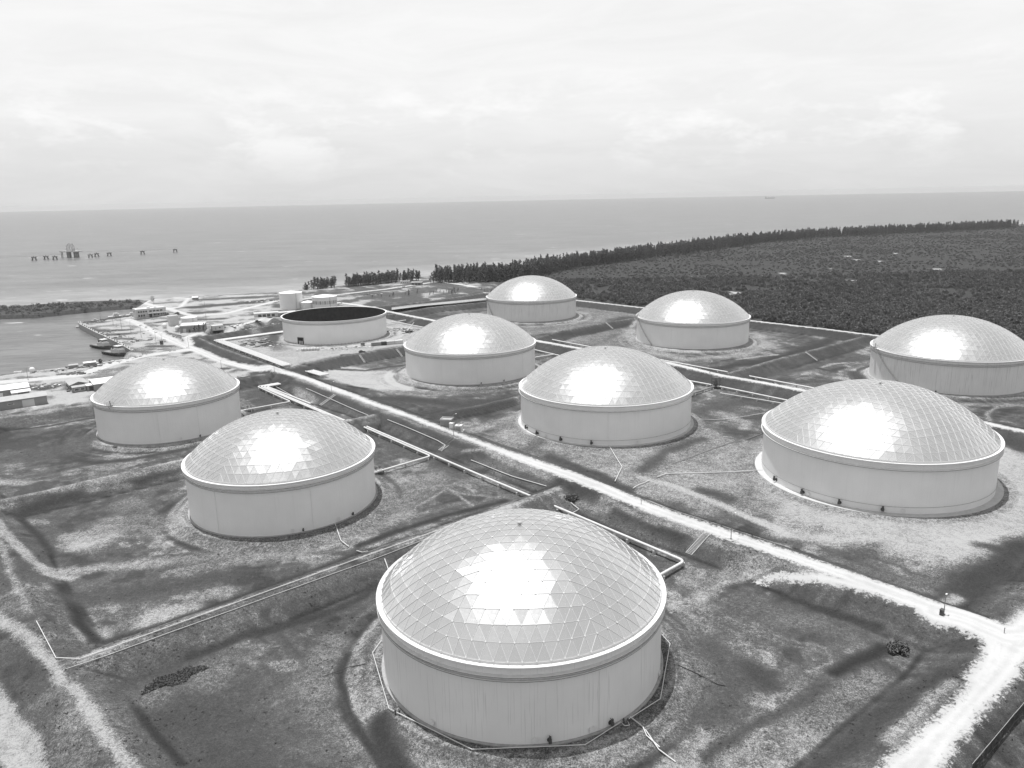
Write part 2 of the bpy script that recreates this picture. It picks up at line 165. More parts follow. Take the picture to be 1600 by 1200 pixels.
([(-228.8,599.3),(-197.1,557.3)],3,0.35,3),([(-101.7,643.8),(-79.8,641.1)],5,0.45,4),([(-392.7,708.9),(-376.8,706.9)],4.6,-0.03,2.4),([(-377.4,674.8),(-350.2,654.8)],5.75,0.020000000000000018,3.0),([(-347.3,654.5),(-330.2,658.9)],4.6,-0.07999999999999999,2.4),([(-339.9,634.7),(-321.7,635.6)],5.75,0.020000000000000018,3.0),([(-318.0,617.2),(-306.9,610.2)],4.6,0.07,2.4),([(-280.4,559.9),(-265.7,553.5)],3.4499999999999997,0.22000000000000003,1.7999999999999998),([(-273.8,576.7),(-260.1,575.2)],4.6,0.020000000000000018,2.4),([(-276.0,531.7),(-261.9,530.3)],3.4499999999999997,0.12,1.7999999999999998),([(-269.3,563.6),(-257.5,564.8)],2.3,0.12,1.2),([(-328.1,672.0),(-322.4,678.2)],2.3,0.12,1.2),([(-312.9,663.4),(-305.5,659.1)],1.7249999999999999,0.020000000000000018,0.8999999999999999),([(-292.2,602.9),(-286.9,602.3)],1.7249999999999999,0.020000000000000018,0.8999999999999999),([(-297.1,609.1),(-295.0,608.8)],1.7249999999999999,0.020000000000000018,0.8999999999999999),([(-234.4,545.6),(-231.6,550.0)],3.4499999999999997,-0.07999999999999999,1.7999999999999998),([(-215.7,521.3),(-209.1,527.1)],2.3,0.22000000000000003,1.2),([(-188.6,490.3),(-185.2,489.9)],2.3,-0.07999999999999999,1.2),([(-177.0,485.4),(-169.1,486.5)],3.4499999999999997,0.22000000000000003,1.7999999999999998),([(-163.9,476.7),(-156.7,479.7)],3.4499999999999997,-0.03,1.7999999999999998),([(-349.8,714.7),(-338.1,732.8)],4.6,-0.13,2.4),([(-320.4,699.5),(-309.9,709.4)],4.6,-0.18,2.4),([(-316.5,718.0),(-299.2,719.5)],4.6,0.16999999999999998,2.4),([(-321.1,751.1),(-296.5,760.5)],9.2,-0.03,4.8),([(-330.2,797.3),(-273.7,828.5)],10.35,-0.13,5.3999999999999995),([(-341.0,860.4),(-274.8,877.9)],9.2,0.020000000000000018,4.8),([(-387.1,835.6),(-356.8,846.6)],6.8999999999999995,0.27,3.5999999999999996),([(-277.2,839.5),(-254.4,857.6)],5.75,0.07,3.0),([(-294.3,707.3),(-269.2,711.6)],5.75,0.020000000000000018,3.0),([(-246.2,732.4),(-226.4,759.3)],5.75,0.12,3.0),([(-255.3,673.2),(-214.3,696.7)],4.6,-0.03,2.4),([(-185.7,582.7),(-208.3,695.9)],4.6,-0.07999999999999999,2.4),([(-309.0,472.1),(-297.3,472.8)],2.3,-0.07999999999999999,1.2),([(-290.8,448.8),(-276.9,446.1)],4.6,-0.18,2.4),([(-305.9,448.5),(-292.8,452.2)],3.4499999999999997,0.020000000000000018,1.7999999999999998),([(-287.8,484.5),(-274.6,490.8)],3.4499999999999997,0.07,1.7999999999999998),([(-251.8,396.0),(-245.8,403.3)],3.4499999999999997,0.27,1.7999999999999998),([(-269.4,455.1),(-256.8,441.2)],3.4499999999999997,0.22000000000000003,1.7999999999999998),([(-303.3,493.4),(-292.3,500.1)],2.3,0.22000000000000003,1.2)],
'track_crest':[(-179.6,244.5,0.8),(-165.2,228.9,0.8),(-153.4,215.1,0.8),(-140.3,197.0,0.8),(-129.9,186.3,0.8)],
'track_left':[(-158.2,200.7,1.2),(-136.2,183.4,1.2),(-119.9,170.3,1.2),(-109.3,160.6,1.2),(-97.5,149.5,1.2),(-87.3,139.3,1.2),(-77.0,128.2,1.2),(-65.5,115.9,1.2)],
'track_outer':[(-128.8,161.6,3.2),(-115.0,149.5,3.2),(-101.8,135.0,3.2),(-90.9,121.2,3.2)],
'track_ramp':[(-199.0,266.4,1.6),(-174.4,242.8,1.6),(-161.6,230.9,1.6),(-149.6,219.5,1.6),(-140.8,212.9,1.6),(-134.0,213.4,1.6)],
'track_road_side':[(48.6,256.9,1.6),(59.2,245.4,1.6),(67.9,237.0,1.6),(76.5,230.5,1.6),(85.2,222.9,1.6)],
'track_sand':[(50.0,284.0,1.6),(61.7,271.8,1.6),(77.3,250.8,1.6),(92.2,230.6,1.6)],
'znorth':[(-280.5,927.1),(-248.8,947.8),(-196.3,1002.4),(-138.6,1072.2),(-88.1,1106.9),(-13.7,990.4),(-29.6,890.2),(-80.4,824.4),(-130.5,794.1),(-137.5,769.3),(-168.5,726.3),(-200.2,677.5),(-221.9,702.2)]}

HAZE = 4.5e-5
SEA, FLOOR, CREST, YARD = -2.4, -1.9, 2.5, 2.2
U = Vector((0.635, -0.7725))      # the site's long axis (along the main road)
V = Vector((0.7725, 0.635))       # across it
UANG = math.atan2(U.y, U.x)
VANG = math.atan2(V.y, V.x)
TANKS = {'A': (1.1, 166.6, 33.0), 'B': (-84.9, 268.5, 33.0), 'C': (-170.7, 371.4, 33.0),
         'D': (-26.1, 482.3, 41.06), 'E': (45.2, 363.5, 41.06), 'F': (139.7, 283.4, 41.06),
         'G': (252.3, 434.4, 41.06), 'H': (136.5, 573.7, 41.06), 'I': (19.5, 710.8, 41.06),
         'J': (-142.7, 621.1, 41.06)}


# ------------------------------------------------------------------ object helpers
def tag(o, label=None, cat=None, group=None, kind=None):
    if label:
        o['label'] = label
    if cat:
        o['category'] = cat
    if group:
        o['group'] = group
    if kind:
        o['kind'] = kind
    return o


def empty(name, loc=(0, 0, 0), rz=0.0, label=None, cat=None, group=None):
    o = bpy.data.objects.new(name, None)
    COL.objects.link(o)
    o.empty_display_size = 0.5
    o.location = loc
    o.rotation_euler = (0, 0, rz)
    return tag(o, label, cat, group)


class MB:
    """collects simple solids into one mesh"""
    def __init__(self):
        self.v, self.f, self.m, self.s = [], [], [], []

    def add(self, verts, faces, mat=0, smooth=False):
        o = len(self.v)
        self.v.extend([tuple(p) for p in verts])
        self.f.extend([tuple(i + o for i in fc) for fc in faces])
        self.m.extend([mat] * len(faces))
        self.s.extend([smooth] * len(faces))
        return self

    def box(self, x0, x1, y0, y1, z0, z1, mat=0, rz=0.0, at=(0, 0, 0)):
        c, s = math.cos(rz), math.sin(rz)
        vs = [(x * c - y * s + at[0], x * s + y * c + at[1], z + at[2])
              for z in (z0, z1) for x, y in ((x0, y0), (x1, y0), (x1, y1), (x0, y1))]
        return self.add(vs, [(3, 2, 1, 0), (4, 5, 6, 7), (0, 1, 5, 4), (1, 2, 6, 5), (2, 3, 7, 6), (3, 0, 4, 7)], mat)

    def bar(self, a, b, r, n=6, mat=0, r2=None, smooth=True):
        a, b = Vector(a), Vector(b)
        r2 = r if r2 is None else r2
        d = (b - a)
        if d.length < 1e-6:
            return self
        d.normalize()
        u = d.orthogonal().normalized()
        w = d.cross(u)
        vs = []
        for p, rr in ((a, r), (b, r2)):
            for i in range(n):
                t = 2 * math.pi * i / n
                vs.append(p + (u * math.cos(t) + w * math.sin(t)) * rr)
        fs = [(i, (i + 1) % n, n + (i + 1) % n, n + i) for i in range(n)]
        self.add(vs, fs, mat, smooth)
        return self.add(vs, [tuple(range(n - 1, -1, -1)), tuple(range(n, 2 * n))], mat)

    def lathe(self, prof, n=48, mat=0, smooth=True, closed=False, a0=0.0, at=(0, 0, 0)):
        """profile of (r, z) turned about z"""
        vs = [(r * math.cos(a0 + 2 * math.pi * i / n) + at[0], r * math.sin(a0 + 2 * math.pi * i / n) + at[1], z + at[2])
              for r, z in prof for i in range(n)]
        fs = []
        k = len(prof)
        for j in range(k if closed else k - 1):
            j2 = (j + 1) % k
            for i in range(n):
                i2 = (i + 1) % n
                fs.append((j * n + i, j * n + i2, j2 * n + i2, j2 * n + i))
        return self.add(vs, fs, mat, smooth)

    def ball(self, c, r, n=10, mat=0, sz=1.0):
        prof = [(max(1e-3, r * math.sin(math.pi * i / n)), -r * sz * math.cos(math.pi * i / n)) for i in range(n + 1)]
        return self.lathe(prof, 14, mat, at=c)

    def build(self, name, mats, parent=None, loc=None, rz=0.0, kind=None):
        me = bpy.data.meshes.new(name)
        me.from_pydata(self.v, [], self.f)
        for mt in (mats if isinstance(mats, (list, tuple)) else [mats]):
            me.materials.append(mt)
        if self.f:
            me.polygons.foreach_set('material_index', self.m)
            me.polygons.foreach_set('use_smooth', self.s)
        me.update()
        o = bpy.data.objects.new(name, me)
        COL.objects.link(o)
        if parent is not None:
            o.parent = parent
        if loc is not None:
            o.location = loc
        if rz:
            o.rotation_euler = (0, 0, rz)
        if kind:
            o['kind'] = kind
        return o


def copy_tree(o, parent=None):
    c = o.copy()
    COL.objects.link(c)
    c.parent = parent
    for ch in o.children:
        copy_tree(ch, c)
    return c


# ------------------------------------------------------------------ materials (a monochrome place: every colour is a grey)
def mat(name, grey, rough=0.7, metal=0.0, var=0.0, scale=1.0, bump=0.0, bscale=4.0, spec=0.5):
    m = bpy.data.materials.new(name)
    m.use_nodes = True
    nt = m.node_tree
    b = nt.nodes['Principled BSDF']
    b.inputs['Base Color'].default_value = (grey, grey, grey, 1)
    b.inputs['Roughness'].default_value = rough
    b.inputs['Metallic'].default_value = metal
    b.inputs['Specular IOR Level'].default_value = spec
    if var:
        t = N(nt.nodes, 'ShaderNodeTexCoord')
        n = N(nt.nodes, 'ShaderNodeTexNoise', inp={'Scale': scale, 'Detail': 5.0, 'Roughness': .6})
        nt.links.new(t.outputs['Object'], n.inputs['Vector'])
        r = N(nt.nodes, 'ShaderNodeValToRGB')
        lo, hi = max(0, grey * (1 - var)), min(1, grey * (1 + var))
        r.color_ramp.elements[0].position, r.color_ramp.elements[0].color = .3, (lo, lo, lo, 1)
        r.color_ramp.elements[1].position, r.color_ramp.elements[1].color = .7, (hi, hi, hi, 1)
        nt.links.new(n.outputs[0], r.inputs[0])
        nt.links.new(r.outputs[0], b.inputs['Base Color'])
    if bump:
        t = N(nt.nodes, 'ShaderNodeTexCoord')
        n = N(nt.nodes, 'ShaderNodeTexNoise', inp={'Scale': bscale, 'Detail': 4.0})
        nt.links.new(t.outputs['Object'], n.inputs['Vector'])
        bp = N(nt.nodes, 'ShaderNodeBump', inp={'Strength': bump, 'Distance': .1})
        nt.links.new(n.outputs[0], bp.inputs['Height'])
        nt.links.new(bp.outputs[0], b.inputs['Normal'])
    return m


MATS = {
    'white': mat('white_paint', .66, .5, var=.08, scale=.6),
    'pipe': mat('pipe_paint', .56, .45, var=.1, scale=.5),
    'grey': mat('grey_paint', .38, .6, var=.15, scale=.5),
    'dark': mat('dark_steel', .06, .6, var=.3, scale=2.0),
    'mid': mat('weathered_steel', .2, .6, var=.3, scale=1.5),
    'concrete': mat('concrete', .30, .9, var=.2, scale=.8, bump=.3),
    'concrete_light': mat('concrete_light', .46, .9, var=.12, scale=.5, bump=.2),
    'roof_white': mat('roof_white', .66, .6, var=.06, scale=.3),
    'roof_grey': mat('roof_grey', .34, .6, var=.12, scale=.4),
    'wall_light': mat('wall_light', .5, .8, var=.06, scale=.3),
    'wall_grey': mat('wall_grey', .24, .8, var=.1, scale=.3),
    'glass': mat('window_glass', .05, .1, spec=.8),
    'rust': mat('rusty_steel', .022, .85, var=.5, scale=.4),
    'timber': mat('timber', .2, .9, var=.4, scale=1.0),
    'rubber': mat('rubber', .03, .8),
    'hull': mat('hull_paint', .07, .5, var=.2, scale=.5),
    'batten': mat('batten', .54, .6),
    'bark': mat('bark', .12, .9, var=.3, scale=2.0),
    'net': mat('shade_net', .035, .95, var=.5, scale=.6),
}


def foliage(name, g0, g1):
    m = bpy.data.materials.new(name)
    m.use_nodes = True
    nt = m.node_tree
    b = nt.nodes['Principled BSDF']
    oi = N(nt.nodes, 'ShaderNodeObjectInfo')
    geo = N(nt.nodes, 'ShaderNodeNewGeometry')
    n = N(nt.nodes, 'ShaderNodeTexNoise', inp={'Scale': .035, 'Detail': 4.0})
    nt.links.new(geo.outputs['Position'], n.inputs['Vector'])
    ad = N(nt.nodes, 'ShaderNodeMath', operation='ADD')
    nt.links.new(oi.outputs['Random'], ad.inputs[0])
    nt.links.new(geo.outputs['Random Per Island'], ad.inputs[1])
    ad2 = N(nt.nodes, 'ShaderNodeMath', operation='ADD')
    nt.links.new(ad.outputs[0], ad2.inputs[0])
    nt.links.new(n.outputs[0], ad2.inputs[1])
    mr = N(nt.nodes, 'ShaderNodeMapRange', inp={'From Min': .5, 'From Max': 2.3, 'To Min': g0, 'To Max': g1})
    nt.links.new(ad2.outputs[0], mr.inputs[0])
    c = N(nt.nodes, 'ShaderNodeCombineColor')
    for i in range(3):
        nt.links.new(mr.outputs[0], c.inputs[i])
    nt.links.new(c.outputs[0], b.inputs['Base Color'])
    b.inputs['Roughness'].default_value = .75
    b.inputs['Specular IOR Level'].default_value = .25
    return m


MATS['leaf'] = foliage('scrub_leaf', .08, .175)
MATS['pine'] = foliage('casuarina_leaf', .05, .14)
MATS['weed'] = foliage('weed_leaf', .045, .125)


def tank_paint(name, grey, streak, line):
    """weathered white paint: run marks that start under the girders, faint plate courses"""
    m = bpy.data.materials.new(name)
    m.use_nodes = True
    nt = m.node_tree
    nd, lk = nt.nodes, nt.links
    b = nd['Principled BSDF']
    t = N(nd, 'ShaderNodeTexCoord')
    s = N(nd, 'ShaderNodeSeparateXYZ')
    lk.new(t.outputs['Object'], s.inputs[0])
    at = N(nd, 'ShaderNodeMath', operation='ARCTAN2')
    lk.new(s.outputs[1], at.inputs[0])
    lk.new(s.outputs[0], at.inputs[1])
    cv = N(nd, 'ShaderNodeCombineXYZ')
    lk.new(at.outputs[0], cv.inputs[0])
    zs = N(nd, 'ShaderNodeMath', operation='MULTIPLY', inp={1: .0005})
    lk.new(s.outputs[2], zs.inputs[0])
    lk.new(zs.outputs[0], cv.inputs[1])
    na = N(nd, 'ShaderNodeTexNoise', inp={'Scale': 55.0, 'Detail': 3.0, 'Roughness': .7})
    lk.new(cv.outputs[0], na.inputs['Vector'])
    ra = N(nd, 'ShaderNodeMapRange', inp={'From Min': .54, 'From Max': .68, 'To Min': 0.0, 'To Max': streak})
    lk.new(na.outputs[0], ra.inputs[0])
    # runs fade downwards
    fade = N(nd, 'ShaderNodeMapRange', inp={'From Min': 2.0, 'From Max': 15.0, 'To Min': .35, 'To Max': 1.0})
    lk.new(s.outputs[2], fade.inputs[0])
    mu = N(nd, 'ShaderNodeMath', operation='MULTIPLY')
    lk.new(ra.outputs[0], mu.inputs[0])
    lk.new(fade.outputs[0], mu.inputs[1])
    # fine hairline runs
    nb = N(nd, 'ShaderNodeTexNoise', inp={'Scale': 130.0, 'Detail': 2.0})
    lk.new(cv.outputs[0], nb.inputs['Vector'])
    rb = N(nd, 'ShaderNodeMapRange', inp={'From Min': .60, 'From Max': .66, 'To Min': 0.0, 'To Max': line})
    lk.new(nb.outputs[0], rb.inputs[0])
    su = N(nd, 'ShaderNodeMath', operation='ADD')
    lk.new(mu.outputs[0], su.inputs[0])
    lk.new(rb.outputs[0], su.inputs[1])
    # broad grime
    nc = N(nd, 'ShaderNodeTexNoise', inp={'Scale': .12, 'Detail': 5.0})
    lk.new(t.outputs['Object'], nc.inputs['Vector'])
    rc = N(nd, 'ShaderNodeMapRange', inp={'From Min': .3, 'From Max': .7, 'To Min': 0.0, 'To Max': .09})
    lk.new(nc.outputs[0], rc.inputs[0])
    su2 = N(nd, 'ShaderNodeMath', operation='ADD')
    lk.new(su.outputs[0], su2.inputs[0])
    lk.new(rc.outputs[0], su2.inputs[1])
    mx = N(nd, 'ShaderNodeMix', data_type='RGBA')
    mx.inputs[6].default_value = (grey, grey, grey, 1)
    mx.inputs[7].default_value = (.16, .16, .16, 1)
    lk.new(su2.outputs[0], mx.inputs[0])
    lk.new(mx.outputs[2], b.inputs['Base Color'])
    b.inputs['Roughness'].default_value = .55
    # plate courses: shallow weld lines
    fr = N(nd, 'ShaderNodeMath', operation='PINGPONG', inp={1: 1.2})
    lk.new(s.outputs[2], fr.inputs[0])
    lt = N(nd, 'ShaderNodeMath', operation='LESS_THAN', inp={1: .03})
    lk.new(fr.outputs[0], lt.inputs[0])
    bp = N(nd, 'ShaderNodeBump', inp={'Strength': .25, 'Distance': .05})
    lk.new(lt.outputs[0], bp.inputs['Height'])
    lk.new(bp.outputs[0], b.inputs['Normal'])
    return m


MATS['shell_lined'] = tank_paint('tank_paint_lined', .75, .06, .2)
MATS['shell_clean'] = tank_paint('tank_paint_clean', .76, .06, .04)
MATS['shell_stained'] = tank_paint('tank_paint_stained', .68, .30, .30)


def dome_sheet():
    m = bpy.data.materials.new('dome_aluminium')
    m.use_nodes = True
    nd, lk = m.node_tree.nodes, m.node_tree.links
    b = nd['Principled BSDF']
    t = N(nd, 'ShaderNodeTexCoord')
    at = N(nd, 'ShaderNodeAttribute', attribute_name='sheet')
    n = N(nd, 'ShaderNodeTexNoise', inp={'Scale': .7, 'Detail': 4.0, 'Roughness': .55, 'Distortion': .8})
    lk.new(t.outputs['Object'], n.inputs['Vector'])
    mr = N(nd, 'ShaderNodeMapRange', inp={'To Min': .70, 'To Max': .77})
    lk.new(at.outputs['Fac'], mr.inputs[0])
    c = N(nd, 'ShaderNodeCombineColor')
    for i in range(3):
        lk.new(mr.outputs[0], c.inputs[i])
    lk.new(c.outputs[0], b.inputs['Base Color'])
    b.inputs['Metallic'].default_value = .95
    rr = N(nd, 'ShaderNodeMapRange', inp={'To Min': .21, 'To Max': .31})
    lk.new(n.outputs[0], rr.inputs[0])
    lk.new(rr.outputs[0], b.inputs['Roughness'])
    bp = N(nd, 'ShaderNodeBump', inp={'Strength': .10, 'Distance': .15})
    lk.new(n.outputs[0], bp.inputs['Height'])
    lk.new(bp.outputs[0], b.inputs['Normal'])
    return m


MATS['dome'] = dome_sheet()

# ------------------------------------------------------------------ terrain
_tab = RNG.random((256, 256))


def vnoise(x, y, scale, seed=0):
    """smooth value noise in 0..1"""
    x = x / scale + seed * 17.3
    y = y / scale + seed * 5.7
    xi, yi = np.floor(x).astype(int), np.floor(y).astype(int)
    fx, fy = x - xi, y - yi
    fx, fy = fx * fx * (3 - 2 * fx), fy * fy * (3 - 2 * fy)
    a = _tab[xi % 256, yi % 256]
    b = _tab[(xi + 1) % 256, yi % 256]
    c = _tab[xi % 256, (yi + 1) % 256]
    d = _tab[(xi + 1) % 256, (yi + 1) % 256]
    return (a * (1 - fx) + b * fx) * (1 - fy) + (c * (1 - fx) + d * fx) * fy


def sstep(a, b, x):
    t = np.clip((x - a) / (b - a), 0, 1)
    return t * t * (3 - 2 * t)


def line_dist(x, y, poly, margin, closed=False, width=None):
    """distance to a polyline (minus the interpolated half width if given); far points stay at 1e3"""
    d = np.full(x.shape, 1e3)
    k = len(poly)
    for i in range(k if closed else k - 1):
        a, b = poly[i], poly[(i + 1) % k]
        mg = margin + (max(a[2], b[2]) if width else 0)
        idx = np.nonzero((x > min(a[0], b[0]) - mg) & (x < max(a[0], b[0]) + mg) &
                         (y > min(a[1], b[1]) - mg) & (y < max(a[1], b[1]) + mg))[0]
        if not len(idx):
            continue
        px, py = x[idx] - a[0], y[idx] - a[1]
        ux, uy = b[0] - a[0], b[1] - a[1]
        L2 = ux * ux + uy * uy + 1e-9
        t = np.clip((px * ux + py * uy) / L2, 0, 1)
        dd = np.hypot(px - t * ux, py - t * uy)
        if width:
            dd = dd - (a[2] + (b[2] - a[2]) * t)
        d[idx] = np.minimum(d[idx], dd)
    return d


def inside(x, y, poly):
    r = np.zeros(x.shape, bool)
    xs, ys = [p[0] for p in poly], [p[1] for p in poly]
    idx = np.nonzero((x > min(xs)) & (x < max(xs)) & (y > min(ys)) & (y < max(ys)))[0]
    px, py = x[idx], y[idx]
    rr = np.zeros(px.shape, bool)
    k = len(poly)
    for i in range(k):
        x1, y1 = poly[i][:2]
        x2, y2 = poly[(i + 1) % k][:2]
        if y1 == y2:
            continue
        c = ((y1 > py) != (y2 > py)) & (px < (x2 - x1) * (py - y1) / (y2 - y1) + x1)
        rr ^= c
    r[idx] = rr
    return r


def poly_mask(x, y, poly, soft):
    ins = inside(x, y, poly)
    d = line_dist(x, y, poly, soft + 1, closed=True)
    sd_ = np.where(ins, d, -d)
    return sstep(-soft, soft, sd_)


# land outline closed far behind and to the right of the camera
SHORE = list(LAY['shore']) + [(6000.0, 3900.0), (6000.0, -3000.0), (-3000.0, -3000.0), (-3000.0, 200.0)]
N_HARBOUR = 27
RG = LAY['regions']
Z_REGIONS = [(LAY['znorth'], 1.5, 4.0), (RG[7][0], .3, 6.0), (RG[0][0], YARD, 2.5), (RG[1][0], 0.0, 5.0),
             (RG[3][0], -.5, 8.0), (RG[4][0], -.5, 8.0), (RG[10][0], 1.2, 4.0)]
BUND_NAMES = list(LAY['bunds'])
ROADS = ['road_main', 'road_junction', 'road_bend', 'road_corner', 'road_branch', 'road_harbour', 'road_quay', 'road_far', 'road_perimeter',
         'road_north', 'road_beach', 'road_yardeast', 'road_tanks']
TRACKS = ['track_left', 'track_ramp', 'track_crest', 'track_outer', 'track_sand', 'track_road_side']


def shore_sd(x, y):
    ins = inside(x, y, SHORE)
    d = line_dist(x, y, SHORE[:-3], 400, closed=False)
    return np.where(ins, d, -d)


def height(x, y, full=False):
    x = np.asarray(x, float)
    y = np.asarray(y, float)
    z = np.full(x.shape, FLOOR) + (vnoise(x, y, 22, 1) - .5) * .5
    for poly, zz, soft in Z_REGIONS:
        m = poly_mask(x, y, poly, soft)
        z = z * (1 - m) + (zz + (vnoise(x, y, 25, 2) - .5) * .35) * m
    # tank mounds
    for k, (tx, ty, tr) in TANKS.items():
        d = np.hypot(x - tx, y - ty)
        top = -.12
        w = 3.0 if k not in 'EF' else 4.0
        slope = {'A': 4.2, 'B': 3.2}.get(k, 2.3)
        wob = (vnoise(x, y, 4, 3) - .5) * .9
        mz = top - np.maximum(0, d - (tr + w) + wob) / slope
        z = np.maximum(z, np.where(d < tr + 16, mz, -99))
        z = np.where(d < tr + 1.0, top - .1, z)
    bid = np.full(x.shape, -1)
    crest_m, toe_m = np.zeros(x.shape), np.zeros(x.shape)
    for i, k in enumerate(BUND_NAMES):
        b = LAY['bunds'][k]
        mg = b['hw'] + 16
        d = line_dist(x, y, b['p'], mg)
        wob = (vnoise(x, y, 9, 5) - .5) * .3 + (vnoise(x, y, 2.5, 6) - .5) * .15
        dd = np.maximum(0, d - b['hw'] + wob * .5)
        bz = b['z'] - dd / 2.15 + (vnoise(x, y, 14, 7) - .5) * .1
        on = (d < mg) & (bz > z)
        if full:
            bid = np.where(on & (bz > z + .05), i, bid)
            crest_m = np.maximum(crest_m, sstep(b['hw'] + .7, b['hw'] + .1, d) * (b['hw'] < 2.5))
            toe_m = np.maximum(toe_m, np.exp(-((bz - z + .1) / .3) ** 2) * (d < mg) * (d > b['hw'] + 1))
            toe_m = np.where(on & (bz > z + .5), 0, toe_m)
        z = np.where(on, bz, z)
    # ponded strip
    pm = poly_mask(x, y, LAY['pond'], 2.0)
    z = z * (1 - pm) + np.minimum(z, .5) * pm
    sdv = shore_sd(x, y)
    soft = np.where(line_dist(x, y, SHORE[:N_HARBOUR], 12) < 11, 1.2, 7.0)
    m = sstep(-1, 1, sdv / soft)
    z = (SEA - 3.5) * (1 - m) + z * m
    # small relief
    z = z + ((vnoise(x, y, 1.7, 8) - .5) * .18 + (vnoise(x, y, .8, 9) - .5) * .08) * (sdv > 2)
    return (z, bid, sdv, crest_m, toe_m) if full else z


def hz(x, y):
    return float(height(np.array([x]), np.array([y]))[0])


# radial survey grid: fine where the site lies, coarse behind and far off
th = np.concatenate([np.linspace(R(-180), R(-52), 40, endpoint=False), np.linspace(R(-52), R(52), 900, endpoint=False),
                     np.linspace(R(52), R(180), 40, endpoint=False)])
rad = np.concatenate([[2.0, 25, 50, 70, 85], np.geomspace(95, 1080, 570), np.geomspace(1095, 5200, 90)])
TH, RD = np.meshgrid(th, rad)
GX, GY = (RD * np.sin(TH)).ravel(), (RD * np.cos(TH)).ravel()
GZ, BID, SDV, CRESTM, TOEM = height(GX, GY, full=True)
nr, nt = len(rad), len(th)
# soil / grass cover: -1 dense dark grass ... 0 mown grass ... 1 bare coral sand
wx = GX + (vnoise(GX, GY, 9, 11) - .5) * 5 + (vnoise(GX, GY, 3, 12) - .5) * 2.2
wy = GY + (vnoise(GX, GY, 9, 13) - .5) * 5 + (vnoise(GX, GY, 3, 14) - .5) * 2.2
UU, VV = GX * U.x + GY * U.y, GX * V.x + GY * V.y
pat = vnoise(GX, GY, 19, 61) * .45 + vnoise(GX, GY, 7, 62) * .3 + vnoise(GX, GY, 2.6, 63) * .25
cov = np.full(GX.shape, 0.05) + (vnoise(GX, GY, 34, 15) - .5) * .34
cov = cov + .40 * sstep(.58, .68, pat) - .30 * sstep(.42, .34, pat)
# scraped and mown lines along and across the site
streak = (vnoise(UU / 14, VV, 1.5, 64) - .5) * .34 * sstep(.35, .65, vnoise(GX, GY, 28, 65)) + (vnoise(UU, VV / 14, 1.5, 66) - .5) * .34 * sstep(.35, .65, vnoise(GX, GY, 28, 67))
cov = cov + streak * (RD.ravel() < 650)
for poly, v, soft in RG:
    m = poly_mask(wx, wy, poly, soft)
    cov = cov * (1 - m) + v * m
# rough yard and beach field: weeds in the sand
pt = sstep(.54, .70, vnoise(GX, GY, 13, 51) * .6 + vnoise(GX, GY, 5, 52) * .4)
ym = poly_mask(GX, GY, RG[0][0], 3.0)
cov = cov - .5 * pt * ym
nm = poly_mask(GX, GY, LAY['znorth'], 3.0)
cov = cov * (1 - nm) + (.02 + .75 * sstep(.45, .7, vnoise(GX, GY * .6, 16, 53) * .6 + vnoise(GX, GY, 6, 54) * .4)) * nm
BCOV = {'cb1': .36, 'cb2': .34, 'cb3': .12, 'left': .2, 'corner': .06, 'main': .0, 'cb7': .3, 'fright': -.3}
bc = np.array([BCOV.get(k, -.2) for k in BUND_NAMES])
cov = np.where(BID >= 0, np.minimum(cov, bc[np.clip(BID, 0, None)] + (vnoise(GX, GY, 12, 16) - .5) * .2 + streak * .8), cov)
TOE = {}
for k, (tx, ty, tr) in TANKS.items():
    d = np.hypot(wx * .3 + GX * .7 - tx, wy * .3 + GY * .7 - ty)
    val = {'A': .36, 'B': .42, 'C': .55, 'D': .62, 'E': .4, 'F': .6, 'G': .35, 'H': .75, 'I': .65, 'J': .6}[k]
    TOE[k] = tr + 3.0 + {'A': 4.2, 'B': 3.2}.get(k, 2.3) * 1.75
    m = sstep(TOE[k] + 1.0, TOE[k] - 1.0, d)
    cov = cov * (1 - m) + val * m
    m = sstep(tr + 3.6, tr + 2.2, np.hypot(GX - tx, GY - ty))
    cov = cov * (1 - m) + ({'A': .3, 'B': .55}.get(k, .75)) * m
cov = cov - .66 * TOEM * sstep(.0, .35, vnoise(GX, GY, 9, 19)) * (RD.ravel() < 900) * (cov < .7)
cov = cov + .46 * CRESTM * sstep(.0, .3, vnoise(GX, GY, 5, 20))
for k, (tx, ty, tr) in TANKS.items():
    if k in 'EF':
        continue
    d = np.hypot(GX - tx, GY - ty) + (vnoise(GX, GY, 6, 23) - .5) * 1.2
    cov = cov - .5 * np.exp(-((d - TOE[k] - .3) / .8) ** 2) * sstep(.0, .4, vnoise(GX, GY, 12, 24))
    cov = cov + .2 * np.exp(-((d - TOE[k] - 4.5) / 2.6) ** 2)
    # wheel marks circling the tank, pale lip of the mound
    ang_ = np.arctan2(GY - ty, GX - tx) * tr
    arc = (vnoise(ang_ / 16, d, 1.25, 68) - .5) * .5 + (vnoise(ang_ / 9, d, 2.6, 69) - .5) * .3
    cov = cov + arc * sstep(tr + 30, tr + 8, d) * sstep(tr + 2, tr + 4, d)
    cov = cov + .35 * np.exp(-((d - tr - 2.9) / .6) ** 2) * sstep(.2, .5, vnoise(GX, GY, 7, 70))
for poly, hw, v, soft in LAY['strokes']:
    wk = min(1.0, .06 + hw / 7)
    d = line_dist(GX + (wx - GX) * wk, GY + (wy - GY) * wk, poly, hw + soft + 1)
    m = sstep(hw + soft, max(0, hw - soft), d)
    cov = cov * (1 - m) + v * m
for x_, y_, r_ in LAY['clear'][::2]:
    d = np.hypot((wx - x_), (wy - y_) * .5)
    m = sstep(r_ * .75, r_ * .35, d + (vnoise(GX, GY, 6, 18) - .5) * r_)
    cov = cov * (1 - m) + .9 * m
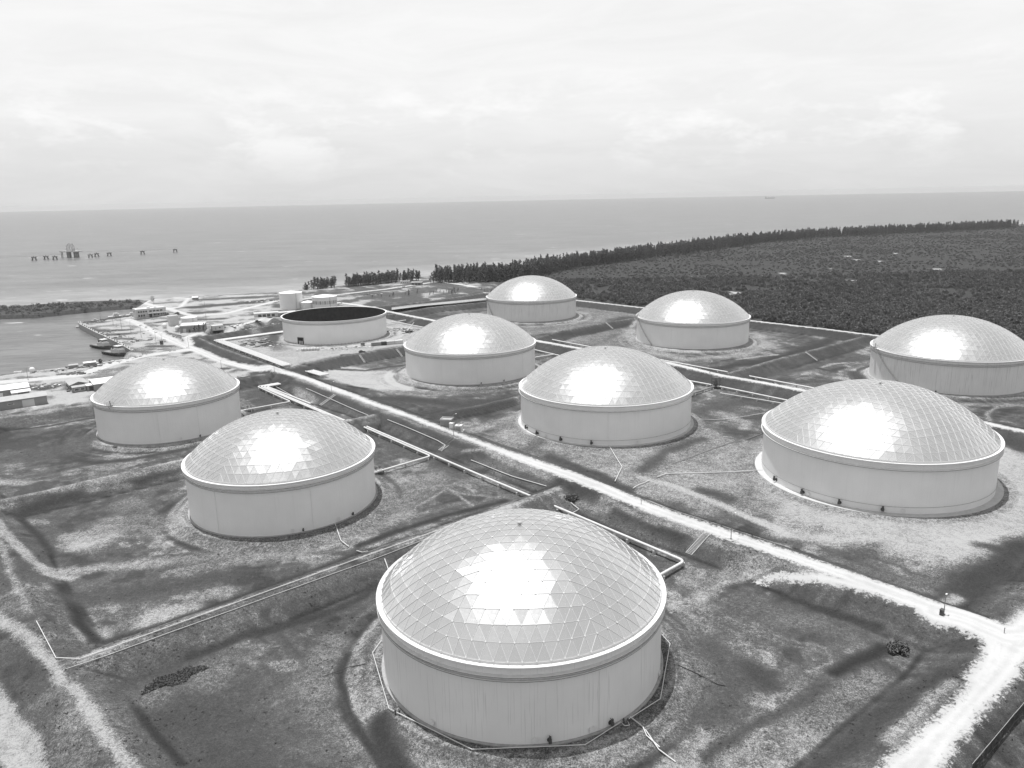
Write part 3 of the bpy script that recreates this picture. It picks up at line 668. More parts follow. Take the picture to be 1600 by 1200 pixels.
for k in TRACKS:
    d = line_dist(wx * .3 + GX * .7, wy * .3 + GY * .7, LAY[k], 6, width=True)
    v = {'track_left': .78, 'track_ramp': .7, 'track_crest': .55, 'track_outer': .85, 'track_sand': .85, 'track_road_side': .8}[k]
    m = sstep(1.2, -.8, d)
    cov = cov * (1 - m) + v * m
# beach and rocky shore
m = sstep(9, 2, SDV) * (SDV > 0) * (line_dist(GX, GY, SHORE[N_HARBOUR:-3], 14) < 12)
cov = cov * (1 - m) + .8 * m
road_d = np.full(GX.shape, 10.0)
rid = np.full(GX.shape, -1)
for i, k in enumerate(ROADS):
    d = line_dist(GX, GY, LAY[k], 11, width=True)
    rid = np.where((d < 0) & (d < road_d), i, rid)
    road_d = np.minimum(road_d, d)
tid = np.full(GX.shape, -1)
for i, k in enumerate(TRACKS):
    d = line_dist(GX, GY, LAY[k], 4, width=True)
    tid = np.where(d < 0, i, tid)


def ground_material():
    m = bpy.data.materials.new('site_ground')
    m.use_nodes = True
    nd, lk = m.node_tree.nodes, m.node_tree.links
    b = nd['Principled BSDF']
    geo = N(nd, 'ShaderNodeNewGeometry')
    ac = N(nd, 'ShaderNodeAttribute', attribute_name='cover')
    ar = N(nd, 'ShaderNodeAttribute', attribute_name='road')

    def noise(scale, detail=6.0, rough=.6, dist=0.0):
        n = N(nd, 'ShaderNodeTexNoise', inp={'Scale': scale, 'Detail': detail, 'Roughness': rough, 'Distortion': dist})
        lk.new(geo.outputs['Position'], n.inputs['Vector'])
        return n.outputs[0]

    def math_(op, a, c=None, v=None):
        n = N(nd, 'ShaderNodeMath', operation=op)
        lk.new(a, n.inputs[0])
        if c is not None:
            lk.new(c, n.inputs[1])
        if v is not None:
            n.inputs[1].default_value = v
        return n.outputs[0]

    def rng(a, f0, f1, t0, t1, smooth=False):
        n = N(nd, 'ShaderNodeMapRange', inp={'From Min': f0, 'From Max': f1, 'To Min': t0, 'To Max': t1})
        if smooth:
            n.interpolation_type = 'SMOOTHSTEP'
        lk.new(a, n.inputs[0])
        return n.outputs[0]

    big, med, fine, grit = noise(.045, 5, .6, .4), noise(.33, 6, .65, .6), noise(1.3, 5, .8), noise(3.6, 3, .8)
    # half bare ground is the most speckled, pure sand and dense grass less so
    ampn = N(nd, 'ShaderNodeValToRGB')
    set_ramp(ampn, [(.3, .5), (.52, .62), (.64, 1.25), (.8, 1.3), (.97, .6)])
    lk.new(rng(ac.outputs['Fac'], -1.0, 1.0, 0.0, 1.0), ampn.inputs[0])
    amp = ampn.outputs[0]
    speck = noise(1.1, 3, .5)
    s = math_('ADD', rng(big, .35, .65, -.10, .10), rng(med, .36, .64, -.13, .13))
    s = math_('ADD', s, rng(fine, .38, .62, -.24, .24))
    s = math_('ADD', s, rng(grit, .40, .60, -.26, .26))
    s = math_('ADD', s, rng(speck, .62, .70, 0.0, .30))
    s = math_('ADD', s, rng(speck, .37, .29, 0.0, -.42))
    s = math_('MULTIPLY', s, amp)
    t = math_('ADD', ac.outputs['Fac'], s)
    ramp = N(nd, 'ShaderNodeValToRGB')
    set_ramp(ramp, [(0.0, .022), (.25, .038), (.42, .060), (.52, .080), (.62, .115), (.75, .185), (.88, .28), (1.0, .37)])
    lk.new(rng(t, -1.0, 1.0, 0.0, 1.0), ramp.inputs[0])
    # gravel road: worn wheel lanes, ragged verge
    rr = math_('ADD', ar.outputs['Fac'], rng(med, .36, .64, -.8, .8))
    rr = math_('ADD', rr, rng(fine, .34, .66, -1.3, 1.3))
    mask = rng(rr, .8, -.7, 0.0, 1.0)
    rc = N(nd, 'ShaderNodeValToRGB')
    rc.color_ramp.elements[0].position, rc.color_ramp.elements[0].color = .2, (.37, .37, .37, 1)
    rc.color_ramp.elements[1].position, rc.color_ramp.elements[1].color = .75, (.50, .50, .50, 1)
    lk.new(math_('ADD', math_('MULTIPLY', med, v=.5), math_('MULTIPLY', grit, v=.5)), rc.inputs[0])
    # worn wheel lanes
    ln = N(nd, 'ShaderNodeMath', operation='SINE')
    lk.new(math_('MULTIPLY', math_('ADD', ar.outputs['Fac'], rng(med, .3, .7, -.3, .3)), v=2.3), ln.inputs[0])
    lw = N(nd, 'ShaderNodeMix', data_type='RGBA', blend_type='MULTIPLY', inp={0: 1.0})
    lk.new(rc.outputs[0], lw.inputs[6])
    lk.new(math_('MULTIPLY', rng(ln.outputs[0], -1.0, 1.0, .92, 1.03), rng(big, .35, .65, .92, 1.05)), lw.inputs[7])
    mx = N(nd, 'ShaderNodeMix', data_type='RGBA')
    lk.new(mask, mx.inputs[0])
    lk.new(ramp.outputs[0], mx.inputs[6])
    lk.new(lw.outputs[2], mx.inputs[7])
    lk.new(mx.outputs[2], b.inputs['Base Color'])
    b.inputs['Roughness'].default_value = .95
    b.inputs['Specular IOR Level'].default_value = .1
    h = math_('ADD', math_('MULTIPLY', fine, v=.6), math_('MULTIPLY', grit, v=.35))
    inv = rng(mask, 0.0, 1.0, .9, .18)
    bp = N(nd, 'ShaderNodeBump', inp={'Distance': .55})
    lk.new(h, bp.inputs['Height'])
    lk.new(inv, bp.inputs['Strength'])
    lk.new(bp.outputs[0], b.inputs['Normal'])
    return m


MATS['ground'] = ground_material()
I, J = np.meshgrid(np.arange(nr - 1), np.arange(nt), indexing='ij')
J2 = (J + 1) % nt
Q = np.stack([I * nt + J, (I + 1) * nt + J, (I + 1) * nt + J2, I * nt + J2], -1).reshape(-1, 4)
co = np.stack([GX, GY, GZ], 1)
# drop sheet far out at sea
keep = SDV[Q].max(1) > -40
Q = Q[keep]
fn = np.cross(co[Q[:, 2]] - co[Q[:, 0]], co[Q[:, 3]] - co[Q[:, 1]])
flip = fn[:, 2] < 0
Q[flip] = Q[flip][:, ::-1]
fn[flip] *= -1
vn = np.zeros_like(co)
for k in range(4):
    np.add.at(vn, Q[:, k], fn)
vn /= np.maximum(1e-9, np.linalg.norm(vn, axis=1))[:, None]
# which piece of the setting each facet belongs to
piece = np.full(len(Q), -1)
qb = BID[Q]
qr = rid[Q]
qt = tid[Q]
bz_ = np.where((qb >= 0).sum(1) >= 3, qb.max(1), -1)
piece = np.where(bz_ >= 0, 100 + bz_, piece)
piece = np.where((qt >= 0).sum(1) >= 3, 50 + qt.max(1), piece)
piece = np.where((qr >= 0).sum(1) >= 3, qr.max(1), piece)
qs = GZ[Q]


def terrain_object(name, sel, label):
    q = Q[sel]
    if not len(q):
        return None
    used, inv = np.unique(q.ravel(), return_inverse=True)
    me = bpy.data.meshes.new(name)
    me.vertices.add(len(used))
    me.vertices.foreach_set('co', co[used].ravel())
    me.loops.add(len(q) * 4)
    me.loops.foreach_set('vertex_index', inv.astype(np.int32))
    me.polygons.add(len(q))
    me.polygons.foreach_set('loop_start', np.arange(0, len(q) * 4, 4, dtype=np.int32))
    me.polygons.foreach_set('use_smooth', np.ones(len(q), bool))
    me.materials.append(MATS['ground'])
    me.update(calc_edges=True)
    for an, arr in (('cover', cov), ('road', np.clip(road_d, -6, 10))):
        a = me.attributes.new(an, 'FLOAT', 'POINT')
        a.data.foreach_set('value', arr[used].astype(np.float32))
    me.normals_split_custom_set_from_vertices([tuple(n) for n in vn[used]])
    o = bpy.data.objects.new(name, me)
    COL.objects.link(o)
    return tag(o, label, kind='structure')


terrain_object('ground', piece == -1, 'mown grass and bare coral ground around the storage tanks')
ROAD_INFO = {
    'road_main': ('gravel_road', 'white gravel road running diagonally between the two rows of tanks'),
    'road_junction': ('gravel_road', 'broad white junction where the main road meets the corner road'),
    'road_bend': ('gravel_road', 'rounded inside bend of the bottom right junction'),
    'road_corner': ('gravel_road', 'wide white gravel road at the bottom right corner'),
    'road_branch': ('gravel_road', 'short gravel slip road beside the front tank compound'),
    'road_harbour': ('gravel_road', 'pale harbour road lined with lamp posts'),
    'road_quay': ('gravel_road', 'broad sandy road along the quay'),
    'road_far': ('gravel_road', 'narrow white road on the bund behind the middle tanks'),
    'road_perimeter': ('gravel_road', 'thin white perimeter road at the edge of the scrub'),
    'road_north': ('gravel_road', 'pale road past the small cylinder tanks towards the pines'),
    'road_beach': ('dirt_track', 'sandy loop track beside the beach'),
    'road_yardeast': ('dirt_track', 'sandy lane behind the pump house'),
    'road_tanks': ('dirt_track', 'short pale lane behind the open tank')}
for i, k in enumerate(ROADS):
    terrain_object(ROAD_INFO[k][0], piece == i, ROAD_INFO[k][1])
TRACK_LABEL = ['rutted dirt track on the left outer bund', 'dirt ramp curving down into the left compound',
               'faint footpath along the left bund crest', 'bright sandy track at the bottom left corner',
               'sandy wheel track across the right middle compound', 'sandy strip beside the main gravel road']
for i, k in enumerate(TRACKS):
    terrain_object('dirt_track', piece == 50 + i, TRACK_LABEL[i])
BUND_LABEL = {'main': 'grassy bund that carries the main gravel road', 'corner': 'grassy bund under the corner road',
              'left': 'long grassy bund along the left edge', 'cb1': 'grass bund between the front tank and the left front tank',
              'cb2': 'grass bund between the two left tanks', 'cb3': 'grass bund between the harbour yard and the left tank',
              'far': 'grass bund under the road behind the middle tanks', 'jroad': 'steep grass bund along the harbour road',
              'jback': 'grass bund behind the long pipe rack', 'cb4': 'grass bund between the open tank and the domed tank beside it',
              'cb5': 'grass bund between the two farthest domed tanks', 'pond': 'grass bund on the near side of the ponded strip',
              'north': 'grass bund on the far side of the ponded strip', 'cb6': 'grass bund between the two right rear tanks',
              'cb7': 'low grass bund between the two centre tanks', 'perimeter': 'grass bund under the perimeter road',
              'fright': 'dark grass bund right of the large right tank', 'jshort': 'short earth bund at the road crossing',
              'yardmound': 'short earth mound beside the pump house'}
for i, k in enumerate(BUND_NAMES):
    terrain_object('earth_bund', piece == 100 + i, BUND_LABEL[k])

# ------------------------------------------------------------------ sea, harbour, pond


def water_material(name, base_far, base_near, wave, scale, rough):
    m = bpy.data.materials.new(name)
    m.use_nodes = True
    nd, lk = m.node_tree.nodes, m.node_tree.links
    b = nd['Principled BSDF']
    geo = N(nd, 'ShaderNodeNewGeometry')
    at = N(nd, 'ShaderNodeAttribute', attribute_name='shallow')
    n = N(nd, 'ShaderNodeTexNoise', inp={'Scale': scale, 'Detail': 7.0, 'Roughness': .65})
    mp_ = N(nd, 'ShaderNodeMapping')
    mp_.inputs['Scale'].default_value = (.55, 1.2, 1)
    mp_.inputs['Rotation'].default_value = (0, 0, R(25))
    lk.new(geo.outputs['Position'], mp_.inputs[0])
    lk.new(mp_.outputs[0], n.inputs['Vector'])
    n2_ = N(nd, 'ShaderNodeTexNoise', inp={'Scale': .004, 'Detail': 4.0})
    lk.new(geo.outputs['Position'], n2_.inputs['Vector'])
    mx = N(nd, 'ShaderNodeMix', data_type='RGBA')
    mx.inputs[6].default_value = (base_far,) * 3 + (1,)
    mx.inputs[7].default_value = (base_near,) * 3 + (1,)
    ad = N(nd, 'ShaderNodeMapRange', inp={'From Min': .3, 'From Max': .7, 'To Min': -.12, 'To Max': .12})
    lk.new(n2_.outputs[0], ad.inputs[0])
    sm = N(nd, 'ShaderNodeMath', operation='ADD', use_clamp=True)
    lk.new(at.outputs['Fac'], sm.inputs[0])
    lk.new(ad.outputs[0], sm.inputs[1])
    lk.new(sm.outputs[0], mx.inputs[0])
    # scattered whitecaps
    n3 = N(nd, 'ShaderNodeTexNoise', inp={'Scale': .035, 'Detail': 3.0, 'Roughness': .5})
    mp3 = N(nd, 'ShaderNodeMapping')
    mp3.inputs['Scale'].default_value = (.5, 1.6, 1)
    lk.new(geo.outputs['Position'], mp3.inputs[0])
    lk.new(mp3.outputs[0], n3.inputs['Vector'])
    cap = N(nd, 'ShaderNodeMapRange', inp={'From Min': .70, 'From Max': .74, 'To Min': 0.0, 'To Max': .7 if wave > .4 else 0.0})
    lk.new(n3.outputs[0], cap.inputs[0])
    mc = N(nd, 'ShaderNodeMix', data_type='RGBA')
    mc.inputs[7].default_value = (.75, .75, .75, 1)
    lk.new(cap.outputs[0], mc.inputs[0])
    nw = N(nd, 'ShaderNodeTexNoise', inp={'Scale': .09, 'Detail': 6.0, 'Roughness': .7})
    lk.new(mp3.outputs[0], nw.inputs['Vector'])
    rw = N(nd, 'ShaderNodeMapRange', inp={'From Min': .33, 'From Max': .67, 'To Min': .74, 'To Max': 1.26})
    lk.new(nw.outputs[0], rw.inputs[0])
    nl = N(nd, 'ShaderNodeTexNoise', inp={'Scale': .012, 'Detail': 7.0, 'Roughness': .62, 'Distortion': .4})
    lk.new(mp3.outputs[0], nl.inputs['Vector'])
    rl = N(nd, 'ShaderNodeMapRange', inp={'From Min': .35, 'From Max': .65, 'To Min': .78, 'To Max': 1.22})
    lk.new(nl.outputs[0], rl.inputs[0])
    mm = N(nd, 'ShaderNodeMath', operation='MULTIPLY')
    lk.new(rw.outputs[0], mm.inputs[0])
    lk.new(rl.outputs[0], mm.inputs[1])
    mw = N(nd, 'ShaderNodeMix', data_type='RGBA', blend_type='MULTIPLY', inp={0: 1.0})
    lk.new(mx.outputs[2], mw.inputs[6])
    lk.new(mm.outputs[0], mw.inputs[7])
    lk.new(mw.outputs[2], mc.inputs[6])
    lk.new(mc.outputs[2], b.inputs['Base Color'])
    b.inputs['Roughness'].default_value = rough
    b.inputs['IOR'].default_value = 1.33
    bp = N(nd, 'ShaderNodeBump', inp={'Strength': wave, 'Distance': 1.0})
    lk.new(n.outputs[0], bp.inputs['Height'])
    lk.new(bp.outputs[0], b.inputs['Normal'])
    return m


MATS['sea'] = water_material('sea_water', .115, .24, .9, .11, .32)
MATS['pond'] = water_material('pond_water', .25, .25, .05, .4, .15)
sth = np.concatenate([np.linspace(R(-180), R(-50), 40, endpoint=False), np.linspace(R(-50), R(50), 260, endpoint=False),
                      np.linspace(R(50), R(180), 40, endpoint=False)])
srad = np.concatenate([np.geomspace(300, 2500, 150), np.geomspace(2600, 20900, 30)])
A_, B_ = np.meshgrid(sth, srad)
sx, sy = (B_ * np.sin(A_)).ravel(), (B_ * np.cos(A_)).ravel()
ssd = shore_sd(sx, sy)
ssd = np.where(ssd < -900, -400.0, ssd)
shal = sstep(-220, 0, ssd + (vnoise(sx, sy, 90, 21) - .5) * 90) * .8
harb = inside(sx, sy, [(-900, 200), (-250, 480), (-240, 560), (-330, 790), (-380, 830), (-900, 760)])
shal = np.where(harb, .0, shal)
ns, ms = len(srad), len(sth)
I, J = np.meshgrid(np.arange(ns - 1), np.arange(ms), indexing='ij')
sq = np.stack([I * ms + J, I * ms + (J + 1) % ms, (I + 1) * ms + (J + 1) % ms, (I + 1) * ms + J], -1).reshape(-1, 4)
sq = sq[ssd[sq].min(1) < 25]


def sheet(name, verts, quads, material, label, shallow=None):
    me = bpy.data.meshes.new(name)
    me.from_pydata([tuple(p) for p in verts], [], [tuple(int(i) for i in f) for f in quads])
    me.materials.append(material)
    if shallow is not None:
        a = me.attributes.new('shallow', 'FLOAT', 'POINT')
        a.data.foreach_set('value', np.asarray(shallow, np.float32))
    me.update()
    bm = bmesh.new()
    bm.from_mesh(me)
    bmesh.ops.recalc_face_normals(bm, faces=bm.faces)
    for f in bm.faces:
        if f.normal.z < 0:
            f.normal_flip()
    bm.to_mesh(me)
    bm.free()
    o = bpy.data.objects.new(name, me)
    COL.objects.link(o)
    return tag(o, label, kind='structure')


sverts = np.stack([sx, sy, np.full(sx.shape, SEA)], 1)
qh = harb[sq].sum(1) >= 3
sheet('sea', sverts, sq[~qh], MATS['sea'], 'pale grey open sea reaching the horizon', shal)
sheet('harbour_water', sverts, sq[qh], MATS['sea'], 'calm harbour basin beside the quay', shal)
pw = LAY['pond']
sheet('pond', [(p[0], p[1], 1.0) for p in pw], [tuple(range(len(pw)))], MATS['pond'], 'long pale strip of standing water between two bunds', [0] * len(pw))

# ------------------------------------------------------------------ storage tanks
TH_ = 18.0


def ring(r0, r1, z0, z1):
    return [(r0, z0), (r1, z0), (r1, z1), (r0, z1)]


def ring_part(name, prof, material, parent, n=120, smooth=False):
    mb = MB()
    mb.lathe(prof, n, 0, smooth=smooth, closed=True)
    return mb.build(name, material, parent)


def dome_nodes(n, rd, rise, rot):
    """hexagonal lattice on a spherical cap; the rows are straight inside each sector and bend to a circle at the rim"""
    rs = (rd * rd + rise * rise) / (2 * rise)
    pmax = math.asin(min(1, rd / rs))
    pts = {}
    for k in range(n + 1):
        for j in range(max(1, 6 * k)):
            if k == 0:
                pts[(0, 0)] = Vector((0, 0, rise))
                continue
            s, i = divmod(j, k)
            a0, a1 = R(60 * s), R(60 * (s + 1))
            t = i / k
            hx = math.cos(a0) * (1 - t) + math.cos(a1) * t
            hy = math.sin(a0) * (1 - t) + math.sin(a1) * t
            hr, ha = math.hypot(hx, hy), math.atan2(hy, hx)
            w = (k / n) ** 1.6
            rho = (hr * (1 - w) + 1.0 * w) * k / n
            # angles blend towards even spacing
            ca = R(60 * (s + t))
            da = (ca - ha + math.pi) % (2 * math.pi) - math.pi
            ang = ha + da * w + rot
            phi = rho * pmax
            pts[(k, j)] = Vector((rs * math.sin(phi) * math.cos(ang), rs * math.sin(phi) * math.sin(ang),
                                  rs * math.cos(phi) - (rs - rise)))
    tris = []
    for k in range(1, n + 1):
        for s in range(6):
            for i in range(k):
                j = s * k + i
                a, b = (k, j), (k, (j + 1) % (6 * k))
                ji = (s * (k - 1) + i) % max(1, 6 * (k - 1)) if k > 1 else 0
                tris.append((a, b, (k - 1, ji)))
                if i < k - 1:
                    jn = (s * (k - 1) + i + 1) % (6 * (k - 1))
                    tris.append((b, (k - 1, jn), (k - 1, ji)))
    return pts, tris


def panel_geo(p, tilt):
    """a flat sheet with its own thickness, a touch smaller than its bay and not quite true to its neighbours"""
    c = (p[0] + p[1] + p[2]) / 3
    n = (p[1] - p[0]).cross(p[2] - p[0]).normalized()
    if n.z < 0:
        p = [p[0], p[2], p[1]]
        n = -n
    top = [c + (q - c) * .985 for q in p]
    bot = [q - n * .05 for q in top]
    # the thin sheet is never quite true: its shading normal leans a little
    nn = (n + Vector((random.gauss(0, tilt), random.gauss(0, tilt), 0))).normalized()
    return c, top + bot, [(0, 1, 2), (5, 4, 3), (0, 3, 4, 1), (1, 4, 5, 2), (2, 5, 3, 0)], nn, n


def lean_normals(me, pairs):
    """per sheet: upper face gets the leaning normal, the rest keep their own"""
    me.update()
    fn_ = [tuple(p.normal) for p in me.polygons]
    out = []
    for i, p in enumerate(me.polygons):
        nn_ = tuple(pairs[i // 5][0]) if i % 5 == 0 else fn_[i]
        out.extend([nn_] * len(p.vertices))
    me.normals_split_custom_set(out)


def sheet_attr(me, vals):
    a = me.attributes.new('sheet', 'FLOAT', 'FACE')
    a.data.foreach_set('value', vals)


def build_dome(root, n, rd, rise, z0, rot, split, tilt, width, hubs):
    pts, tris = dome_nodes(n, rd, rise, rot)
    camv = Vector((0, 0, CAM_H)) - root.location
    rows = []
    for tri in tris:
        p = [pts[k] + Vector((0, 0, z0)) for k in tri]
        nn = (p[1] - p[0]).cross(p[2] - p[0])
        if nn.z < 0:
            nn = -nn
        c = (p[0] + p[1] + p[2]) / 3
        d = camv - c
        rows.append((nn.dot(d) / d.length ** 3, p))
    rows.sort(key=lambda r: -r[0])
    cut = min(split, len(rows))
    for _, p in rows[:cut]:
        c, vs, fs, nn_, n0 = panel_geo(p, tilt)
        me = bpy.data.meshes.new('dome_panel')
        me.from_pydata([tuple(v - c) for v in vs], [], fs)
        me.materials.append(MATS['dome'])
        sheet_attr(me, [random.random()] * 5)
        lean_normals(me, [(nn_, n0)])
        o = bpy.data.objects.new('dome_panel', me)
        COL.objects.link(o)
        o.parent = root
        o.location = c
    if rows[cut:]:
        V_, F_, S_, NN = [], [], [], []
        for _, p in rows[cut:]:
            c, vs, fs, nn_, n0 = panel_geo(p, tilt)
            NN.append((nn_, n0))
            o_ = len(V_)
            V_.extend([tuple(v) for v in vs])
            F_.extend([tuple(i + o_ for i in f) for f in fs])
            S_.extend([random.random()] * 5)
        me = bpy.data.meshes.new('dome_panel_field')
        me.from_pydata(V_, [], F_)
        me.materials.append(MATS['dome'])
        sheet_attr(me, S_)
        lean_normals(me, NN)
        o = bpy.data.objects.new('dome_panel_field', me)
        COL.objects.link(o)
        o.parent = root
        o['kind'] = 'stuff'
    # cover strips over the joints and a round plate on each node
    edges = set()
    for t in tris:
        for a, b in ((t[0], t[1]), (t[1], t[2]), (t[2], t[0])):
            edges.add((a, b) if a < b else (b, a))
    rs = (rd * rd + rise * rise) / (2 * rise)
    cen = Vector((0, 0, rise - rs))
    mb = MB()
    for a, b in sorted(edges):
        pa, pb = pts[a], pts[b]
        na, nb = (pa - cen).normalized(), (pb - cen).normalized()
        d = (pb - pa).normalized()
        sa = d.cross((na + nb).normalized()).normalized() * width
        h = .09
        off = Vector((0, 0, z0))
        vs = [pa - sa - na * .03 + off, pa + sa - na * .03 + off, pa + sa * .8 + na * h + off, pa - sa * .8 + na * h + off,
              pb - sa - nb * .03 + off, pb + sa - nb * .03 + off, pb + sa * .8 + nb * h + off, pb - sa * .8 + nb * h + off]
        mb.add(vs, [(3, 2, 6, 7), (2, 1, 5, 6), (0, 3, 7, 4)])
    mb.build('batten_grid', MATS['batten'], root, kind='stuff')
    if hubs:
        mb = MB()
        for k, p in sorted(pts.items()):
            nn = (p - cen).normalized()
            mb.bar(p + nn * .05 + Vector((0, 0, z0)), p + nn * .16 + Vector((0, 0, z0)), .19, 8, smooth=False)
        mb.build('node_plate_set', MATS['batten'], root, kind='stuff')


def wall_frame(ang, r, z):
    """matrix with x outwards, y along the wall, z up"""
    c, s = math.cos(ang), math.sin(ang)
    return Matrix(((c, -s, 0, r * c), (s, c, 0, r * s), (0, 0, 1, z), (0, 0, 0, 1)))


def place(o, parent, m):
    o.parent = parent
    o.matrix_local = m
    return o


def mixer(parent, ang, r, big=1.0):
    """side-entry mixer: flange on the shell, gearbox, motor and a sloping brace"""
    mb = MB()
    b = big
    mb.bar((0, 0, 0), (.18, 0, 0), .62 * b, 14)
    mb.bar((.18, 0, 0), (1.0 * b, 0, 0), .28 * b, 10)
    mb.box(.7 * b, 1.3 * b, -.4 * b, .4 * b, -.35 * b, .55 * b)
    mb.bar((1.0 * b, 0, .5 * b), (1.0 * b, 0, 1.5 * b), .34 * b, 10)
    mb.bar((.1, 0, 1.3 * b), (.9 * b, 0, .7 * b), .06, 6)
    o = mb.build('mixer', MATS['dark'])
    return place(o, parent, wall_frame(ang, r, 1.0 * b))


def manway(parent, ang, r):
    mb = MB()
    mb.bar((-.05, 0, 0), (.28, 0, 0), .5, 16)
    mb.bar((.28, 0, 0), (.36, 0, 0), .68, 16)
    for i in range(8):
        a = math.pi * i / 4
        mb.bar((.3, .6 * math.cos(a), .6 * math.sin(a)), (.42, .6 * math.cos(a), .6 * math.sin(a)), .05, 5)
    o = mb.build('manway', MATS['white'])
    return place(o, parent, wall_frame(ang, r, 1.1))


def spiral_stair(parent, r, a0, a1, z0, z1):
    mb = MB()
    n = 70
    last = None
    for i in range(n + 1):
        t = i / n
        a, z = a0 + (a1 - a0) * t, z0 + (z1 - z0) * t
        c, s = math.cos(a), math.sin(a)
        p0, p1 = Vector(((r + .08) * c, (r + .08) * s, z)), Vector(((r + .95) * c, (r + .95) * s, z))
        mb.box(.08, .95, -.14, .14, -.03, .03, rz=a, at=(r * c, r * s, z))
        if last is not None:
            mb.bar(last, p1, .09, 5)
            mb.bar(last + Vector((0, 0, 1.05)), p1 + Vector((0, 0, 1.05)), .04, 5)
        if i % 5 == 0:
            mb.bar(p1, p1 + Vector((0, 0, 1.05)), .035, 5)
            mb.bar(p1, Vector(((r + .02) * c, (r + .02) * s, z - .7)), .04, 5)
        last = p1
    return mb.build('spiral_stair', MATS['mid'], parent)


def gauge_platform(parent, ang, r, z):
    mb = MB()
    mb.box(-.6, 2.0, -1.3, 1.3, -.08, .04)
    for x in (-.6, .7, 2.0):
        for y in (-1.3, 1.3):
            mb.bar((x, y, 0), (x, y, 1.25), .05, 5)
    for zz in (.65, 1.25):
        for y in (-1.3, 1.3):
            mb.bar((-.6, y, zz), (2.0, y, zz), .04, 5)
        mb.bar((2.0, -1.3, zz), (2.0, 1.3, zz), .04, 5)
    mb.bar((1.5, 0, -.1), (.3, 0, -2.4), .09, 6)
    mb.bar((.4, .4, 0), (.4, .4, 1.9), .18, 8)
    mb.bar((.4, .4, 1.9), (.4, .4, 2.1), .3, 8)
    o = mb.build('gauge_platform', MATS['mid'])
    return place(o, parent, wall_frame(ang, r, z))


def cam_ang(k):
    """bearing from a tank's centre to the camera"""
    x, y, _ = TANKS[k]
    return math.atan2(-y, -x)


def make_tank(k, label, n, split, paint, girders, rise, rot, pad, hubs=False, tilt=.02, batten=.11):
    x, y, r = TANKS[k]
    root = empty('storage_tank', (x, y, 0), 0, label, 'storage tank')
    mb = MB()
    mb.lathe([(r, -.3), (r, TH_ - .1)], 144, 0, True)
    mb.lathe([(r - .04, TH_ - .1), (r - .04, TH_ - 2.0)], 144, 0, True)
    mb.build('shell', MATS[paint], root)
    # top angle walkway and stiffening girders
    ring_part('top_rim', [(r - .25, TH_ - .2), (r + .92, TH_ - .2), (r + .92, TH_ + .02), (r + .86, TH_ + .02), (r + .86, TH_ - .08), (r - .25, TH_ - .08)], MATS['white'], root, 144)
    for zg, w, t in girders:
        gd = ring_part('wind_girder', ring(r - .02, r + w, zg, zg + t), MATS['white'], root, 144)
        ring_part('girder_shade_line', ring(r + w - .10, r + w + .012, zg - .16, zg - .001), MATS['mid'], gd, 144)  # dark ring added to paint the shadow and stained gap below the girder
    ring_part('ring_wall', ring(r - .3, r + pad, -.45, .02), MATS['concrete_light'] if pad > 1.2 else MATS['concrete'], root, 144)
    if rise:
        ring_part('dome_skirt', [(r - .55, TH_ - .05), (r - .2, TH_ - .05), (r - .2, TH_ + .42), (r - .55, TH_ + .6)], MATS['batten'], root, 144)
        build_dome(root, n, r - .35, rise - .5, TH_ + .5, rot, split, tilt, batten, hubs)
        mb = MB()
        mb.lathe([(.01, .62), (.42, .58), (.6, .42), (.6, .34), (.3, .34), (.3, -.1)], 16, 0, True)
        mb.build('vent', MATS['grey'], root, loc=(0, 0, TH_ + rise + .05))
    return root


GA = [(15.75, .85, .16), (14.75, .62, .12)]
GE = [(15.6, .95, .2)]
GB = [(16.3, .75, .14), (15.4, .55, .12)]
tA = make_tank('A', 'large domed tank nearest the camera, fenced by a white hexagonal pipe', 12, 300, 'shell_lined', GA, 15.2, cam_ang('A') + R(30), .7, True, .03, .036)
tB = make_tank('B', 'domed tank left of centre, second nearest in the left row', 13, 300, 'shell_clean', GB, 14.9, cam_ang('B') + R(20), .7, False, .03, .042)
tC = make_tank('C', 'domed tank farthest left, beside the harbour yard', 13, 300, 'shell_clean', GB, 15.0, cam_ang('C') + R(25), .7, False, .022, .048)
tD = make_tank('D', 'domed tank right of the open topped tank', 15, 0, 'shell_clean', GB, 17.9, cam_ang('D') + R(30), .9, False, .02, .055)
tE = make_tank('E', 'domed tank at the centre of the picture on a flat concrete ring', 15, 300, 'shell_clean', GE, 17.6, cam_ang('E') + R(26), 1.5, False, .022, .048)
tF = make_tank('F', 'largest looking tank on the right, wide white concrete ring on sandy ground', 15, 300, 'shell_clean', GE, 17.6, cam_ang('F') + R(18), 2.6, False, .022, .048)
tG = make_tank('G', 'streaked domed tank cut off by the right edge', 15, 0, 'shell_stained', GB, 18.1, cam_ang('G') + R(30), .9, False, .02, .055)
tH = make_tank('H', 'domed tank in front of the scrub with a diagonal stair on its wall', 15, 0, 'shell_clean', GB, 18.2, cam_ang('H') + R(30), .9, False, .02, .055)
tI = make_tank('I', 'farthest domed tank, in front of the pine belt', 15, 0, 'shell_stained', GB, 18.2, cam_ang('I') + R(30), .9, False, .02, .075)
tJ = make_tank('J', 'open topped tank without a roof, dark inside', 15, 0, 'shell_clean', GB, 0, 0, .9)
